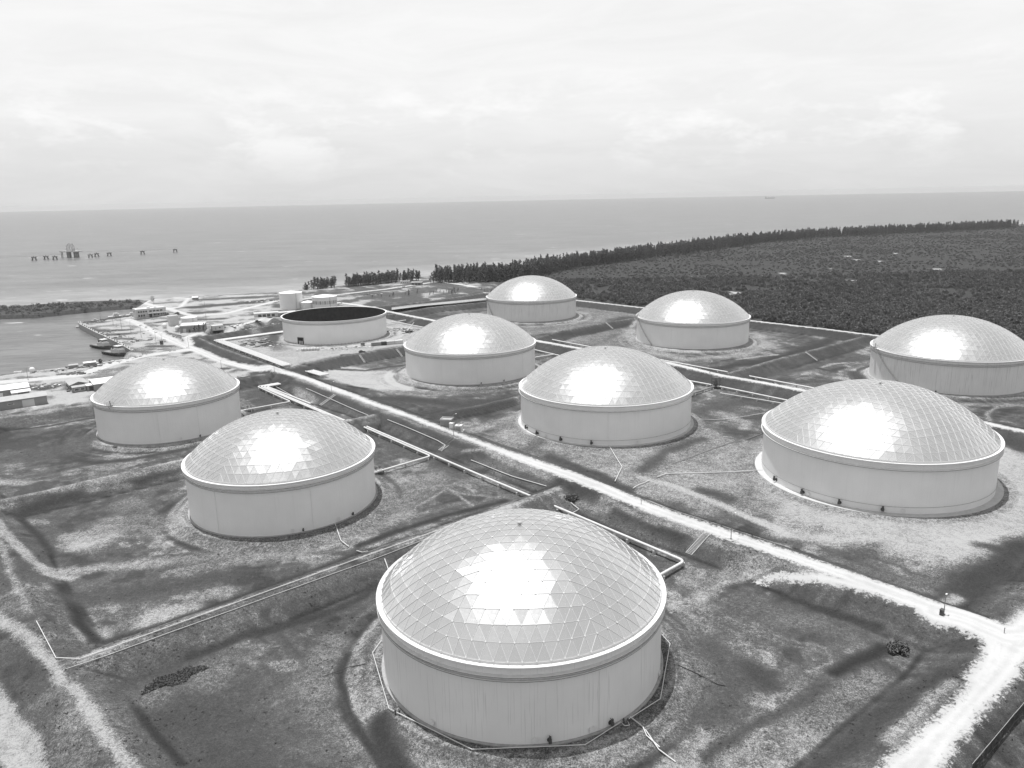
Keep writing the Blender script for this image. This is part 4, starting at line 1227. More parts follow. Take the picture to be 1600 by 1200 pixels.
# the roofless tank: dark inner wall and floor, stiffeners, cut door opening with a frame
xj, yj, rj = TANKS['J']
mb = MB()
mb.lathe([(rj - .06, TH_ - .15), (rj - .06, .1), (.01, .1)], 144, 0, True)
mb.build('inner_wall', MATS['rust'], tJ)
mb = MB()
aj = math.atan2(586 - yj, -161 - xj)
for s in (-1, 1):
    mb.box(-.1, .5, s * 2.6 - .25, s * 2.6 + .25, 0, 5.2)
mb.box(-.1, .5, -2.9, 2.9, 4.8, 5.3)
mb.box(.02, .1, -2.4, 2.4, 2.6, 4.8, 1)
for i in range(4):
    mb.box(.05, .35, -2.3 + i * 1.4, -2.0 + i * 1.4, .2, 2.8 + .4 * (i % 2), 0)
place(mb.build('door_frame', [MATS['dark'], MATS['rust']]), tJ, wall_frame(aj, rj, 0))
mb = MB()
mb.box(0, 6, -2.4, 2.4, -.2, .1)
place(mb.build('door_ramp', MATS['concrete']), tJ, wall_frame(aj, rj, 0))
for i in range(46):
    a = cam_ang('J') + R(-80 + 160 * i / 45)
    mb = MB()
    mb.box(0, .35, -.12, .12, 0, .5 + .25 * random.random())
    place(mb.build('anchor_chair', MATS['mid']), tJ, wall_frame(a, rj, 0))
for k, t, offs in (('A', tA, (9, 33)), ('B', tB, (8, 41)), ('C', tC, (20, 45)), ('E', tE, (-62, -48, -28, -8)),
                   ('F', tF, (-52, -32, -13, 6)), ('G', tG, (-6,)), ('D', tD, (8, 28))):
    for d in offs:
        mixer(t, cam_ang(k) + R(d), TANKS[k][2], 1.0 if k in 'EF' else (.8 if k == 'A' else .55))
for k, t, offs in (('A', tA, (4, 25, 70, -35)), ('B', tB, (2, 30)), ('E', tE, (-40, 20)), ('F', tF, (-29, 15)), ('C', tC, (5,))):
    for d in offs:
        manway(t, cam_ang(k) + R(d), TANKS[k][2])
spiral_stair(tH, 41.06, cam_ang('H') + R(-72), cam_ang('H') + R(-42), 17.8, .3)
spiral_stair(tG, 41.06, cam_ang('G') + R(-62), cam_ang('G') + R(-30), 17.8, .3)
spiral_stair(tI, 41.06, cam_ang('I') + R(-78), cam_ang('I') + R(-52), 17.8, .3)
gauge_platform(tC, cam_ang('C') + R(-48), 33.0, TH_ + .3)
gauge_platform(tG, cam_ang('G') + R(-66), 41.06, TH_ + .3)
gauge_platform(tH, cam_ang('H') + R(-78), 41.06, TH_ + .3)
# foam risers: thin vertical pipes on the shells
for k, t, offs in (('B', tB, (-42, 14)), ('E', tE, (2,)), ('D', tD, (-25, 5, 50)), ('H', tH, (-20, 25)), ('C', tC, (-10, 20)), ('A', tA, (28,))):
    for d in offs:
        a = cam_ang(k) + R(d)
        r = TANKS[k][2] + .12
        mb = MB()
        mb.bar((r * math.cos(a), r * math.sin(a), .3), (r * math.cos(a), r * math.sin(a), 15.4), .045, 6)
        mb.build('foam_riser', MATS['white'], t)
# low conduit rail round the foot of the two flat-standing tanks
for k, t in (('E', tE), ('F', tF)):
    r = TANKS[k][2] + .3
    mb = MB()
    last = None
    for i in range(61):
        a = cam_ang(k) + R(-85 + 170 * i / 60)
        p = Vector((r * math.cos(a), r * math.sin(a), 2.3 + .9 * abs(i - 30) / 60))
        if last is not None:
            mb.bar(last, p, .05, 5)
        if i % 6 == 0:
            mb.bar(p, Vector((p.x * .993, p.y * .993, p.z)), .05, 5)
        last = p
    mb.build('conduit', MATS['mid'], t)

# ------------------------------------------------------------------ pipelines
def rounded(pts, rad=2.0, steps=5):
    """polyline with its corners turned into bends"""
    pts = [Vector(p) for p in pts]
    out = [pts[0]]
    for i in range(1, len(pts) - 1):
        a, b, c = pts[i - 1], pts[i], pts[i + 1]
        d0, d1 = (a - b), (c - b)
        r = min(rad, d0.length * .45, d1.length * .45)
        p0, p1 = b + d0.normalized() * r, b + d1.normalized() * r
        for k in range(steps + 1):
            t = k / steps
            out.append(p0 * (1 - t) ** 2 + b * 2 * t * (1 - t) + p1 * t * t)
    out.append(pts[-1])
    return out


def tube(mb, path, r, n=10, mat_=0):
    rings = []
    up = Vector((0, 0, 1))
    for i, p in enumerate(path):
        d = (path[min(i + 1, len(path) - 1)] - path[max(i - 1, 0)]).normalized()
        s = d.cross(up)
        s = s.normalized() if s.length > 1e-3 else Vector((1, 0, 0))
        w = s.cross(d).normalized()
        rings.append([p + (s * math.cos(2 * math.pi * k / n) + w * math.sin(2 * math.pi * k / n)) * r for k in range(n)])
    vs = [v for rg in rings for v in rg]
    fs = []
    for i in range(len(rings) - 1):
        for k in range(n):
            fs.append((i * n + k, i * n + (k + 1) % n, (i + 1) * n + (k + 1) % n, (i + 1) * n + k))
    mb.add(vs, fs, mat_, True)
    mb.add(rings[0] + rings[-1], [tuple(range(n - 1, -1, -1)), tuple(range(n, 2 * n))], mat_)
    return mb


def pipeline(pts, r, label, supports=12.0, group=None, material='pipe', bend=2.0, name='pipeline', base=None, cat='pipe'):
    """a pipe lying on concrete sleepers; pts are (x, y, z of the axis)"""
    path = rounded(pts, bend)
    # subdivide the straights a little so that long runs sag and weld joints show
    o = tube(MB(), path, r, 12).build(name, MATS[material])
    tag(o, label, cat, group)
    if supports:
        d_acc, nxt = 0.0, supports * .4
        for a, b in zip(path[:-1], path[1:]):
            L = (b - a).length
            while nxt < d_acc + L:
                p = a + (b - a) * ((nxt - d_acc) / L)
                ang = math.atan2((b - a).y, (b - a).x)
                g0 = hz(p.x, p.y) if base is None else base
                h = p.z - r - g0
                if h > -.3:
                    mb = MB()
                    mb.box(-.35, .35, -r * 1.9, r * 1.9, -.4, max(.08, h - .12))
                    mb.box(-.22, .22, -r * 1.5, r * 1.5, max(.08, h - .12), max(.14, h + .02))
                    s = mb.build('pipe_support', MATS['concrete_light'], o, loc=(p.x, p.y, g0), rz=ang)
                nxt += supports
            d_acc += L
    return o


def off(pts, d):
    """parallel copy of a plan polyline, d metres to the left of travel"""
    out = []
    for i, p in enumerate(pts):
        a = Vector(pts[max(i - 1, 0)][:2])
        b = Vector(p[:2])
        c = Vector(pts[min(i + 1, len(pts) - 1)][:2])
        d0 = (b - a).normalized() if (b - a).length > 0 else (c - b).normalized()
        d1 = (c - b).normalized() if (c - b).length > 0 else d0
        n0, n1 = Vector((-d0.y, d0.x)), Vector((-d1.y, d1.x))
        m = (n0 + n1)
        m = m / max(.2, m.dot(n0))
        q = b + m * d
        out.append((q.x, q.y, p[2]))
    return out


Z = -.35
pipeline([(12.7, 258.6, Z), (50.8, 212.4, Z), (42.0, 204.3, Z), (30.0, 193.4, Z)], .44, 'single thick white pipe bent at a right angle into the nearest tank', 11)
pB = [(-72.3, 359.6, Z), (-35.5, 314.4, Z)]
pipeline(pB + [(-52.8, 298.6, Z), (-58.5, 293.0, Z)], .42, 'white pipe that turns off to the left front tank', 11)
pipeline(off(pB, 1.5) + [(-10.8, 286.6, Z), (6.2, 266.4, Z)], .44, 'long white pipe running straight on beyond the turn off', 11)
pC = [(-140.9, 455.4, Z), (-150.6, 447.5, Z), (-121.7, 412.6, Z), (-82.0, 366.5, Z)]
pipeline([(-142.4, 457.0, Z), (-152.4, 449.0, Z), (-122.4, 411.8, Z), (-138.4, 399.2, Z), (-146.0, 392.8, Z)], .42, 'outermost pipe of the left bundle, turning off to the harbour side tank', 11)
for i, t in enumerate(('second', 'third', 'innermost')):
    pp = off([(-142.4, 457.0, Z), (-152.4, 449.0, Z), (-82.6, 365.6, Z)], 1.35 * (i + 1))
    if i == 2:
        pp = pp[:2] + [(-112.0 + 2.3, 406.0, Z)]
    pipeline(pp, .5, t + ' white pipe of the left bundle beside the main road', 11 if i == 0 else 0)
# the wide pipe rack round the open tank's compound
pj = [(-151.3, 500.0, 1.0), (-236.1, 604.0, 1.0), (-196.0, 638.0, 1.0), (-170.0, 660.0, 1.0)]
for i, t in enumerate(('outer', 'second', 'middle', 'fourth', 'inner')):
    pipeline(off(pj, -1.35 * i), .46, t + ' white pipe of the five pipe rack round the open tank', 12 if i == 0 else 0, material='pipe')
for i, t in enumerate(('first', 'second', 'third', 'fourth', 'fifth')):
    pipeline(off([(-139.5 - 3, 492.7 + 3.6, .2), (-119.7, 472.3, .2)], 1.3 * i), .44, t + ' stub pipe of the bundle that surfaces beyond the road', 0)
pipeline([(-109.5, 673.6, .8), (-94.6, 689.8, .8)], .42, 'short white pipe behind the open tank', 0)
pipeline([(-108.4, 666.5, .8), (-98.5, 675.8, .8), (-75.2, 648.8, .8)], .42, 'bent white pipe right of the open tank', 0)
pipeline([(25.6, 590.8, Z), (56.2, 553.2, Z), (108.5, 490.1, Z), (132.7, 461.5, Z)], .5, 'white pipe along the far road left of the bund junction', 13)
pipeline([(142.2, 450.1, Z), (165.8, 420.9, Z), (182.0, 400.4, Z)], .5, 'white pipe along the far road right of the bund junction', 13)
pipeline([(96.5, 449.5, Z), (116.5, 428.2, Z), (150.0, 387.0, Z)], .45, 'pipe that passes the valve tower between the two right tanks', 10)
pipeline([(116.5, 427.4, Z), (99.5, 411.8, Z), (82.0, 395.0, Z)], .45, 'dark pipe from the valve tower to the centre tank', 9, material='mid')
pipeline([(115.0, 412.9, -.7), (140.8, 389.1, -.7), (152.0, 376.0, -.7)], .25, 'thin pipe on posts right of the valve tower', 9)
pipeline([(8.0, 556.8, Z), (33.2, 522.8, Z)], .42, 'short white pipe right of the middle domed tank', 0)
pipeline([(15.7, 518.0, Z), (29.6, 527.2, Z)], .42, 'white spur pipe beside the middle domed tank', 0)
pipeline([(606.0 * 0 - 8.0, 447.0, Z), (12.0, 524.0 - 60, Z)], .4, 'stub pipe at the foot of the middle domed tank', 0)


def ground_pipe(pts, r, label, lift=.25, step=3.0, material='pipe', name='pipeline', cat='pipe'):
    """a thin pipe that follows the ground"""
    path = []
    for (ax, ay), (bx, by) in zip(pts[:-1], pts[1:]):
        n = max(1, int(math.hypot(bx - ax, by - ay) / step))
        for i in range(n):
            path.append((ax + (bx - ax) * i / n, ay + (by - ay) * i / n))
    path.append(pts[-1])
    xs, ys = np.array([p[0] for p in path]), np.array([p[1] for p in path])
    zs = height(xs, ys)
    if len(zs) > 4:
        zs = np.convolve(np.pad(zs, 2, 'edge'), np.ones(5) / 5, 'valid')
    o = tube(MB(), [Vector((x, y, z + lift + r)) for x, y, z in zip(xs, ys, zs)], r, 8).build(name, MATS[material])
    return tag(o, label, cat)


ground_pipe([(89.0, 362.5), (109.6, 366.6), (127.4, 374.6)], .12, 'thin pale line on the grass between the two right middle tanks')
ground_pipe([(114.6, 339.5), (64.7, 297.9)], .13, 'straight thin pipe running away behind the large right tank', material='mid')
ground_pipe([(98.5, 287.9), (59.7, 286.3), (55.8, 283.0)], .16, 'thin white pipe leading to the large right tank')
ground_pipe([(52.3, 279.7), (44.7, 272.7)], .15, 'short thin white pipe near the sandy wheel track')
ground_pipe([(42.0, 322.6), (43.9, 295.4), (38.9, 279.8)], .17, 'kinked thin white pipe in front of the centre tank')
ground_pipe([(-33.9, 171.9), (-35.2, 166.7), (-28.0, 145.3), (-9.5, 132.2), (13.1, 132.8), (21.2, 139.4), (21.9, 138.2), (22.9, 138.4), (22.6, 140.0), (30.9, 146.8), (37.3, 167.9), (36.1, 171.9), (30.0, 186.0)], .09,
            'white fire pipe laid as a polygon round the nearest tank', lift=.35)
ground_pipe([(23.5, 141.4), (25.7, 138.5), (26.1, 136.5), (28.3, 133.8)], .14, 'pale drain pipe running off the nearest tank mound', lift=.1)
ground_pipe([(26.1, 137.9), (28.0, 133.2), (30.7, 129.9)], .13, 'second drain pipe with a bright tip below the nearest tank', lift=.1)
ground_pipe([(-124.4, 180.1), (-109.8, 163.3), (-103.7, 162.6), (-40.3, 218.0), (-24.0, 231.9)], .11, 'white pipe along the bund crest in the left foreground', lift=.3)
ground_pipe([(-105.1, 159.2), (-39.8, 215.5), (-24.4, 229.6)], .07, 'thinner second pipe along the foreground bund crest', lift=.2)
ground_pipe([(-61.7, 245.6), (-57.3, 234.3), (-53.7, 229.8)], .15, 'white drain pipe at the foot of the left front tank')
ground_pipe([(-50.7, 227.0), (-46.1, 221.8)], .13, 'short white drain pipe near the foreground bund')
ground_pipe([(-40.5, 216.8), (-37.6, 209.1), (-33.4, 201.2)], .14, 'thin pipe from the bund crest towards the nearest tank')
ground_pipe([(-61.8, 366.3), (-30.2, 327.1), (-31.0, 322.7)], .16, 'thin white fire main at the foot of the road bund, middle')
ground_pipe([(-147.8, 460.1), (-126.6, 429.9)], .16, 'thin white fire main near the bend of the left pipe bundle')
ground_pipe([(-119.3, 434.2), (-73.8, 378.6)], .16, 'thin white fire main at the foot of the road bund, far left')
ground_pipe([(-17.9, 308.4), (-0.8, 288.2), (12.3, 275.0)], .16, 'thin white fire main at the foot of the road bund, nearest')
ground_pipe([(20.3, 259.7), (22.9, 255.4), (17.4, 251.1)], .14, 'short kinked white pipe behind the nearest dome')
ground_pipe([(37.5, 160.0), (41.5, 158.0), (45.5, 154.5), (47.0, 154.0)], .09, 'black hose on the grass right of the nearest tank', lift=.05, material='rubber', name='hose', cat='hose')
ground_pipe([(-33.6, 163.5), (-40.0, 163.0), (-46.0, 160.0)], .09, 'black hose on the mound left of the nearest tank', lift=.05, material='rubber', name='hose', cat='hose')


# bund stairs: two stringers with treads
def bund_stair(top, bot, label, w=1.1):
    a, b = Vector(top), Vector(bot)
    zt, zb = hz(*top) + .15, hz(*bot) + .1
    d = b - a
    ang = math.atan2(d.y, d.x)
    L = d.length
    root = empty('bund_stair', (a.x, a.y, zt), ang, label, 'stair', 'bund stairs')
    n = max(6, int(L / .45))
    for s in (-1, 1):
        mb = MB()
        mb.bar((0, s * w, 0), (L, s * w, zb - zt), .14, 6)
        mb.build('stringer', MATS['concrete_light'], root)
        mb = MB()
        for i in range(5):
            t = i / 4
            mb.bar((L * t, s * w, (zb - zt) * t), (L * t, s * w, (zb - zt) * t + 1.0), .04, 5)
        mb.bar((0, s * w, 1.0), (L, s * w, zb - zt + 1.0), .04, 5)
        mb.build('handrail', MATS['mid'], root)
    for i in range(n):
        t = (i + .5) / n
        mb = MB()
        mb.box(-.17, .17, -w, w, -.04, .04)
        mb.build('tread', MATS['concrete'], root, loc=(L * t, 0, (zb - zt) * t))
    return root


bund_stair((60.2, 224.6), (53.5, 219.2), 'concrete stair down the road bund behind the nearest tank')
bund_stair((-25.4, 329.9), (-32.5, 324.0), 'concrete stair down the road bund below the roadside hut')
bund_stair((-98.2, 414.3), (-105.4, 408.4), 'concrete stair down the road bund at the far left pipes')
bund_stair((-105.8, 527.0), (-100.8, 519.0), 'thin pale stair on the bund in front of the open tank', .45)
bund_stair((-82.6, 545.6), (-77.6, 537.6), 'thin pale stair on the bund beside the middle domed tank', .45)
bund_stair((80.0, 641.5), (85.0, 634.0), 'thin pale stair on the bund left of the scrub side tank', .45)
bund_stair((195.9, 502.8), (201.0, 495.0), 'thin pale stair on the bund between the two right rear tanks', .45)


# ------------------------------------------------------------------ lamp posts
def lamp_post(x, y, h, label, arm=1.4, ang=None, box=False):
    z = hz(x, y)
    root = empty('lamp_post', (x, y, z), VANG if ang is None else ang, label, 'lamp post', 'site lamp posts')
    mb = MB()
    mb.bar((0, 0, -.3), (0, 0, h), .13, 8, r2=.08)
    mb.box(-.3, .3, -.3, .3, -.3, .18)
    mb.build('pole', MATS['mid'], root)
    mb = MB()
    if arm:
        pts = [Vector((0, 0, h - .1)), Vector((arm * .35, 0, h + .45)), Vector((arm, 0, h + .55))]
        tube(mb, rounded(pts, .6), .05, 6)
        mb.build('arm', MATS['mid'], root)
    mb = MB()
    mb.box(arm - .1, arm + .6, -.16, .16, h + .42, h + .62)
    mb.build('lamp_head', MATS['white'], root)
    if box:
        mb = MB()
        mb.box(-.55, .55, -.4, .4, .0, 1.5)
        mb.box(-.6, .6, -.45, .45, 1.5, 1.6)
        mb.build('switch_box', MATS['dark'], root, loc=(-.7, .2, 0))
    return root


LAMPS = [
    (67.0, 221.0, 7.7, 'tall curved lamp post on the road bund left of the large right tank', 0),
    (107.9, 175.1, 5.0, 'post with a dark switch box at the bottom right road junction', 1),
    (118.0, 447.5, 6.6, 'curved lamp post on the far road near the valve tower', 0),
    (-26.9, 334.4, 9.4, 'tall lamp post at the roadside hut', 0),
    (-102.3, 423.9, 4.5, 'lamp post on the main road beside the sandy turning', 0),
    (-149.3, 474.0, 4.6, 'lamp post at the road crossing by the pipe rack', 0),
    (-263.0, 573.0, 9.8, 'lamp post at the harbour road next to a small dark cabin', 0),
    (-240.1, 565.4, 8.2, 'lamp post at the harbour road bend by the pump house', 0),
    (-189.4, 492.3, 5.1, 'lamp post above the harbour side dome', 0),
    (-382.6, 715.2, 6.6, 'lamp post at the far corner of the quay', 0),
    (-356.4, 686.1, 7.5, 'lamp post on the quay in front of the motor yacht', 0),
    (-339.5, 666.7, 9.6, 'lamp post on the sandy yard, third from the office building', 0),
    (-317.6, 638.2, 10.2, 'lamp post on the sandy yard beside a broken crate', 0),
    (-299.7, 618.0, 10.0, 'lamp post on the sandy yard nearest the round planter', 0),
    (-274.1, 587.2, 10.0, 'lamp post left of the small dark cabin', 0),
    (-263.5, 541.6, 6.1, 'lamp post beside the tugboat quay road', 0),
    (-381.6, 823.9, 6.8, 'lamp post beyond the office building near the beach', 0),
    (-317.9, 799.8, 9.4, 'lamp post in the dry field by the beach', 0),
    (-285.3, 717.6, 6.1, 'lamp post behind the pump house', 0),
    (-301.9, 469.7, 7.4, 'lamp post on the grass island by the round white tank', 0)]
for x, y, h, lb, bx in LAMPS:
    lamp_post(x, y, h, lb, 1.4 if not bx else 0.0, box=bool(bx))
# low marker posts at the road edge
for i, (x, y, lb) in enumerate([(30.0, 257.5, 'short marker post on the road edge above the nearest dome'), (44.0, 250.0, 'short marker post by the start of the sandy strip'),
                                (117.5, 166.0, 'short marker post at the mouth of the corner road'), (-9.0, 300.5, 'short marker post at the road edge left of the ramp')]):
    mb = MB()
    mb.bar((0, 0, -.3), (0, 0, 1.3), .09, 8)
    mb.bar((0, 0, 1.3), (0, 0, 1.45), .12, 8)
    tag(mb.build('marker_post', MATS['timber'], loc=(x, y, hz(x, y))), lb, 'post', 'road marker posts')

# fire hydrants on the ring pipe
for x, y, lb in ((-26.0, 143.9, 'twin dark hydrant on the pipe polygon at the front left of the nearest tank'), (22.3, 139.6, 'hydrant in the kink of the pipe polygon below the nearest tank')):
    root = empty('hydrant', (x, y, hz(x, y)), 0, lb, 'hydrant', 'hydrants')
    for s in (-.45, .45):
        mb = MB()
        mb.bar((s, 0, 0), (s, 0, 1.0), .14, 8)
        mb.bar((s - .25, 0, .75), (s + .25, 0, .75), .09, 8)
        mb.ball((s, 0, 1.05), .18, 6)
        mb.build('outlet', MATS['dark'], root)

# valve stations
def valve_station(x, y, rz, label, tower=False):
    z = hz(x, y)
    root = empty('valve_station', (x, y, z), rz, label, 'valve station')
    mb = MB()
    mb.bar((-2.2, 0, 1.4), (2.2, 0, 1.4), .45, 12)
    for s in (-1.5, -.6, .6, 1.5):
        mb.bar((s - .08, 0, 1.4), (s + .08, 0, 1.4), .75, 12)
    mb.build('valve_body', MATS['white'], root)
    for s in (-.9, .9):
        mb = MB()
        mb.bar((s, 0, 1.6), (s, 0, 3.2), .12, 8)
        mb.lathe([(.62, -.06), (.75, -.06), (.75, .06), (.62, .06)], 14, closed=True, at=(s, 0, 3.2))
        mb.bar((s - .65, 0, 3.2), (s + .65, 0, 3.2), .04, 5)
        mb.bar((s, -.65, 3.2), (s, .65, 3.2), .04, 5)
        mb.build('handwheel', MATS['dark'], root)
    mb = MB()
    mb.box(-2.6, 2.6, .9, 2.1, 1.5, 1.6)
    for s in (-2.5, 0, 2.5):
        for yy in (1.0, 2.0):
            mb.bar((s, yy, -.3), (s, yy, 2.7), .06, 5)
    for zz in (2.1, 2.7):
        mb.bar((-2.5, 2.0, zz), (2.5, 2.0, zz), .04, 5)
    mb.build('platform', MATS['mid'], root)
    if tower:
        mb = MB()
        for sx_ in (-1, 1):
            for sy_ in (-1, 1):
                mb.bar((sx_ * 1.6, sy_ * 1.6, -.3), (sx_ * 1.6, sy_ * 1.6, 6.5), .14, 6)
        for zz in (2.2, 4.3, 6.4):
            mb.box(-1.8, 1.8, -1.8, 1.8, zz, zz + .1)
        mb.bar((-1.6, -1.6, 2.2), (1.6, -1.6, 4.3), .07, 5)
        mb.bar((1.6, -1.6, 4.3), (-1.6, -1.6, 6.4), .07, 5)
        mb.build('tower', MATS['dark'], root)
    return root


valve_station(-55.2, 296.6, VANG, 'valves and small platform where a pipe enters the left front tank')
valve_station(-140.5, 397.6, VANG, 'valves and small platform where a pipe enters the harbour side tank')
valve_station(116.5, 427.8, UANG, 'dark valve tower between the two right middle tanks', True)
valve_station(-107.5, 400.5, UANG, 'dark valve frame under the left pipe bundle')

# ------------------------------------------------------------------ fence at the bottom right
fa, fb = Vector((84.0, 122.0)), Vector((124.0, 155.0))
fd = fb - fa
fl = fd.length
fr = empty('fence', (fa.x, fa.y, 0), math.atan2(fd.y, fd.x), 'dark netted wire fence at the bottom right corner', 'fence')
nseg = 17
fz = [hz(fa.x + fd.x * i / nseg, fa.y + fd.y * i / nseg) for i in range(nseg + 1)]
for i in range(nseg + 1):
    mb = MB()
    mb.bar((0, 0, -.4), (0, 0, 2.55), .06, 6)
    mb.build('post', MATS['mid'], fr, loc=(fl * i / nseg, 0, fz[i]))
for i in range(nseg):
    x0, x1 = fl * i / nseg, fl * (i + 1) / nseg
    mb = MB()
    mb.bar((x0, 0, fz[i] + 2.5), (x1, 0, fz[i + 1] + 2.5), .045, 6)
    mb.build('top_rail', MATS['grey'], fr)
    # shade net, sagging and torn here and there
    mb = MB()
    nx, nz = 10, 8
    for a in range(nx):
        for b in range(nz):
            if random.random() < .10:
                continue
            q = []
            for da, db in ((0, 0), (1, 0), (1, 1), (0, 1)):
                u, v = (a + da) / nx, (b + db) / nz
                q.append((x0 + (x1 - x0) * u, -.06 + .12 * math.sin(u * 3.1) * math.sin(v * 3.1 + i), fz[i] * (1 - u) + fz[i + 1] * u + .08 + 2.35 * v))
            mb.add(q + [(p[0], p[1] + .015, p[2]) for p in q], [(0, 1, 2, 3), (7, 6, 5, 4)])
    mb.build('net_panel', MATS['net'], fr)

# ------------------------------------------------------------------ buildings
def building(name, label, x, y, rz, w, d, h, wall, roof, cat='building', rise=0.0, hip=False, z=None, windows=(), doors=(), over=.4, monitor=False):
    """w along local x, d along local y; the local -y side faces the viewer"""
    z = hz(x, y) if z is None else z
    root = empty(name, (x, y, z), rz, label, cat)
    mb = MB()
    mb.box(-w / 2, w / 2, -d / 2, d / 2, -.6, h)
    if rise and not hip:
        for s in (-1, 1):
            mb.add([(s * w / 2, -d / 2, h), (s * w / 2, d / 2, h), (s * w / 2, 0, h + rise)], [(0, 1, 2)])
    mb.build('wall', MATS[wall], root)
    mb = MB()
    if rise:
        e = over
        k = e * rise / (d / 2)
        if hip:
            ix = max(.1, w / 2 - d / 2)
            vs = [(-w / 2 - e, -d / 2 - e, h - k), (w / 2 + e, -d / 2 - e, h - k), (w / 2 + e, d / 2 + e, h - k), (-w / 2 - e, d / 2 + e, h - k), (-ix, 0, h + rise), (ix, 0, h + rise)]
            mb.add(vs, [(0, 1, 5, 4), (1, 2, 5), (2, 3, 4, 5), (3, 0, 4), (3, 2, 1, 0)])
        else:
            for s in (-1, 1):
                vs = [(-w / 2 - e, s * (d / 2 + e), h - k + .03), (w / 2 + e, s * (d / 2 + e), h - k + .03), (w / 2 + e, 0, h + rise + .03), (-w / 2 - e, 0, h + rise + .03)]
                vs += [(a, b, c + .16) for a, b, c in vs]
                mb.add(vs, [(0, 1, 2, 3), (7, 6, 5, 4), (0, 4, 5, 1), (1, 5, 6, 2), (3, 7, 4, 0)])
    else:
        mb.box(-w / 2 - over * .3, w / 2 + over * .3, -d / 2 - over * .3, d / 2 + over * .3, h + .002, h + .3)
        t = .35
        for a in ((-w / 2 - .1, w / 2 + .1, -d / 2 - .1, -d / 2 + t - .1), (-w / 2 - .1, w / 2 + .1, d / 2 - t + .1, d / 2 + .1)):
            mb.box(a[0], a[1], a[2], a[3], h + .302, h + .75)
        for a in ((-w / 2 - .1, -w / 2 + t - .1), (w / 2 - t + .1, w / 2 + .1)):
            mb.box(a[0], a[1], -d / 2 + t - .098, d / 2 - t + .098, h + .302, h + .75)
    mb.build('roof', MATS[roof], root)

    def opening(nm, face, c, z0, ww, hh, m, frame=True):
        mb = MB()
        t = .06
        mb.box(-ww / 2, ww / 2, -t, .02, 0, hh)
        fx, fy, fa = {'f': (c, -d / 2 - .01, 0), 'l': (-w / 2 - .01, c, -math.pi / 2), 'r': (w / 2 + .01, c, math.pi / 2)}[face]
        o = mb.build(nm, MATS[m], root, loc=(fx, fy, z0), rz=fa)
        if frame:
            mb = MB()
            for s in (-1, 1):
                mb.box(s * ww / 2 - .08, s * ww / 2 + .08, -.12, -.002, -.08, hh + .08)
            mb.box(-ww / 2 + .081, ww / 2 - .081, -.12, -.062, hh, hh + .1)
            mb.box(-ww / 2 - .2, ww / 2 + .2, -.22, -.122, -.16, -.02)
            mb.build('frame', MATS['white'], o)
        return o
    for wd in windows:
        opening('window', *wd, 'glass')
    for dr in doors:
        opening('door', dr[0], dr[1], dr[2], dr[3], dr[4], dr[5] if len(dr) > 5 else 'roof_grey', False)
    return root


# two-storey office by the harbour mouth
win = [('f', -14.2 + 2.3 * i, 4.9, 1.9, 1.6) for i in range(3)] + [('f', -14.2 + 2.3 * i, 1.0, 1.9, 1.9) for i in range(3)]
ob = building('office_building', 'two storey pale office building with flat roof by the harbour', -347.0, 738.5, R(38), 27.0, 12.0, 7.6, 'wall_light', 'roof_white',
              windows=[('f', -11.0 + 2.2 * i, 4.8, 1.8, 1.5) for i in range(4)] + [('f', -.5 + 3.2 * i, 4.8, 2.6, 1.4) for i in range(4)] + [('f', -11.0 + 2.2 * i, 1.0, 1.8, 1.9) for i in range(3)] + [('f', 3.5 + 3.2 * i, 1.0, 2.6, 1.6) for i in range(3)] + [('l', -3 + 3 * i, 4.8, 1.5, 1.5) for i in range(3)],
              doors=[('f', -.8, 0, 2.6, 3.0, 'dark')])
mb = MB()
mb.box(-3.2, 13.0, -8.6, -6.02, 3.5, 3.8)
for i in range(6):
    mb.box(-3.0 + i * 3.1, -2.6 + i * 3.1, -8.4, -8.0, -.3, 3.498)
mb.build('veranda', MATS['wall_light'], ob)
mb = MB()
mb.box(-2.0, .5, -1.2, 1.2, 7.91, 9.3)
mb.box(4.0, 6.5, -1.0, 1.0, 7.91, 8.9)
mb.build('roof_plant', MATS['roof_white'], ob)
# pump house group
ph = building('pump_house', 'flat roofed pump house with white roof beside the harbour road', -268.5, 646.5, R(15), 19.0, 17.0, 5.2, 'wall_grey', 'roof_white',
              windows=[('f', 1.0 + 2.6 * i, 2.4, 1.6, 1.2) for i in range(3)], doors=[('f', -6.0, 0, 2.4, 3.2, 'wall_light'), ('f', -2.2, 0, 1.2, 2.3, 'dark')])
tw = building('concrete_tower', 'tall narrow grey tower block left of the pump house', -298.0, 676.5, R(39), 7.5, 6.0, 8.5, 'wall_light', 'roof_white', cat='tower')
building('site_hut', 'small flat roofed hut right of the pump house', -251.8, 655.2, R(30), 9.0, 6.5, 3.0, 'wall_light', 'roof_white', cat='hut', windows=[('f', 1.5, 1.2, 1.4, 1.0)], doors=[('f', -2.0, 0, 1.0, 2.1)])
building('field_shed', 'low open shed in the dry field left of the white cylinder tank', -230.0, 722.0, R(20), 22.0, 8.0, 3.0, 'wall_light', 'roof_white', cat='shed', doors=[('f', -6 + 4 * i, 0, 3.0, 2.4, 'dark') for i in range(4)])
building('field_shed', 'longer open shed just left of the white cylinder tank', -212.0, 726.0, R(20), 16.0, 8.0, 3.4, 'wall_grey', 'roof_white', cat='shed', doors=[('f', -4 + 4 * i, 0, 3.0, 2.6, 'dark') for i in range(3)])
building('beach_hut', 'tiny white hut on the beach at the end of the sandy loop', -352.0, 862.0, R(10), 6.0, 4.0, 2.6, 'wall_grey', 'roof_white', cat='hut', rise=1.0)
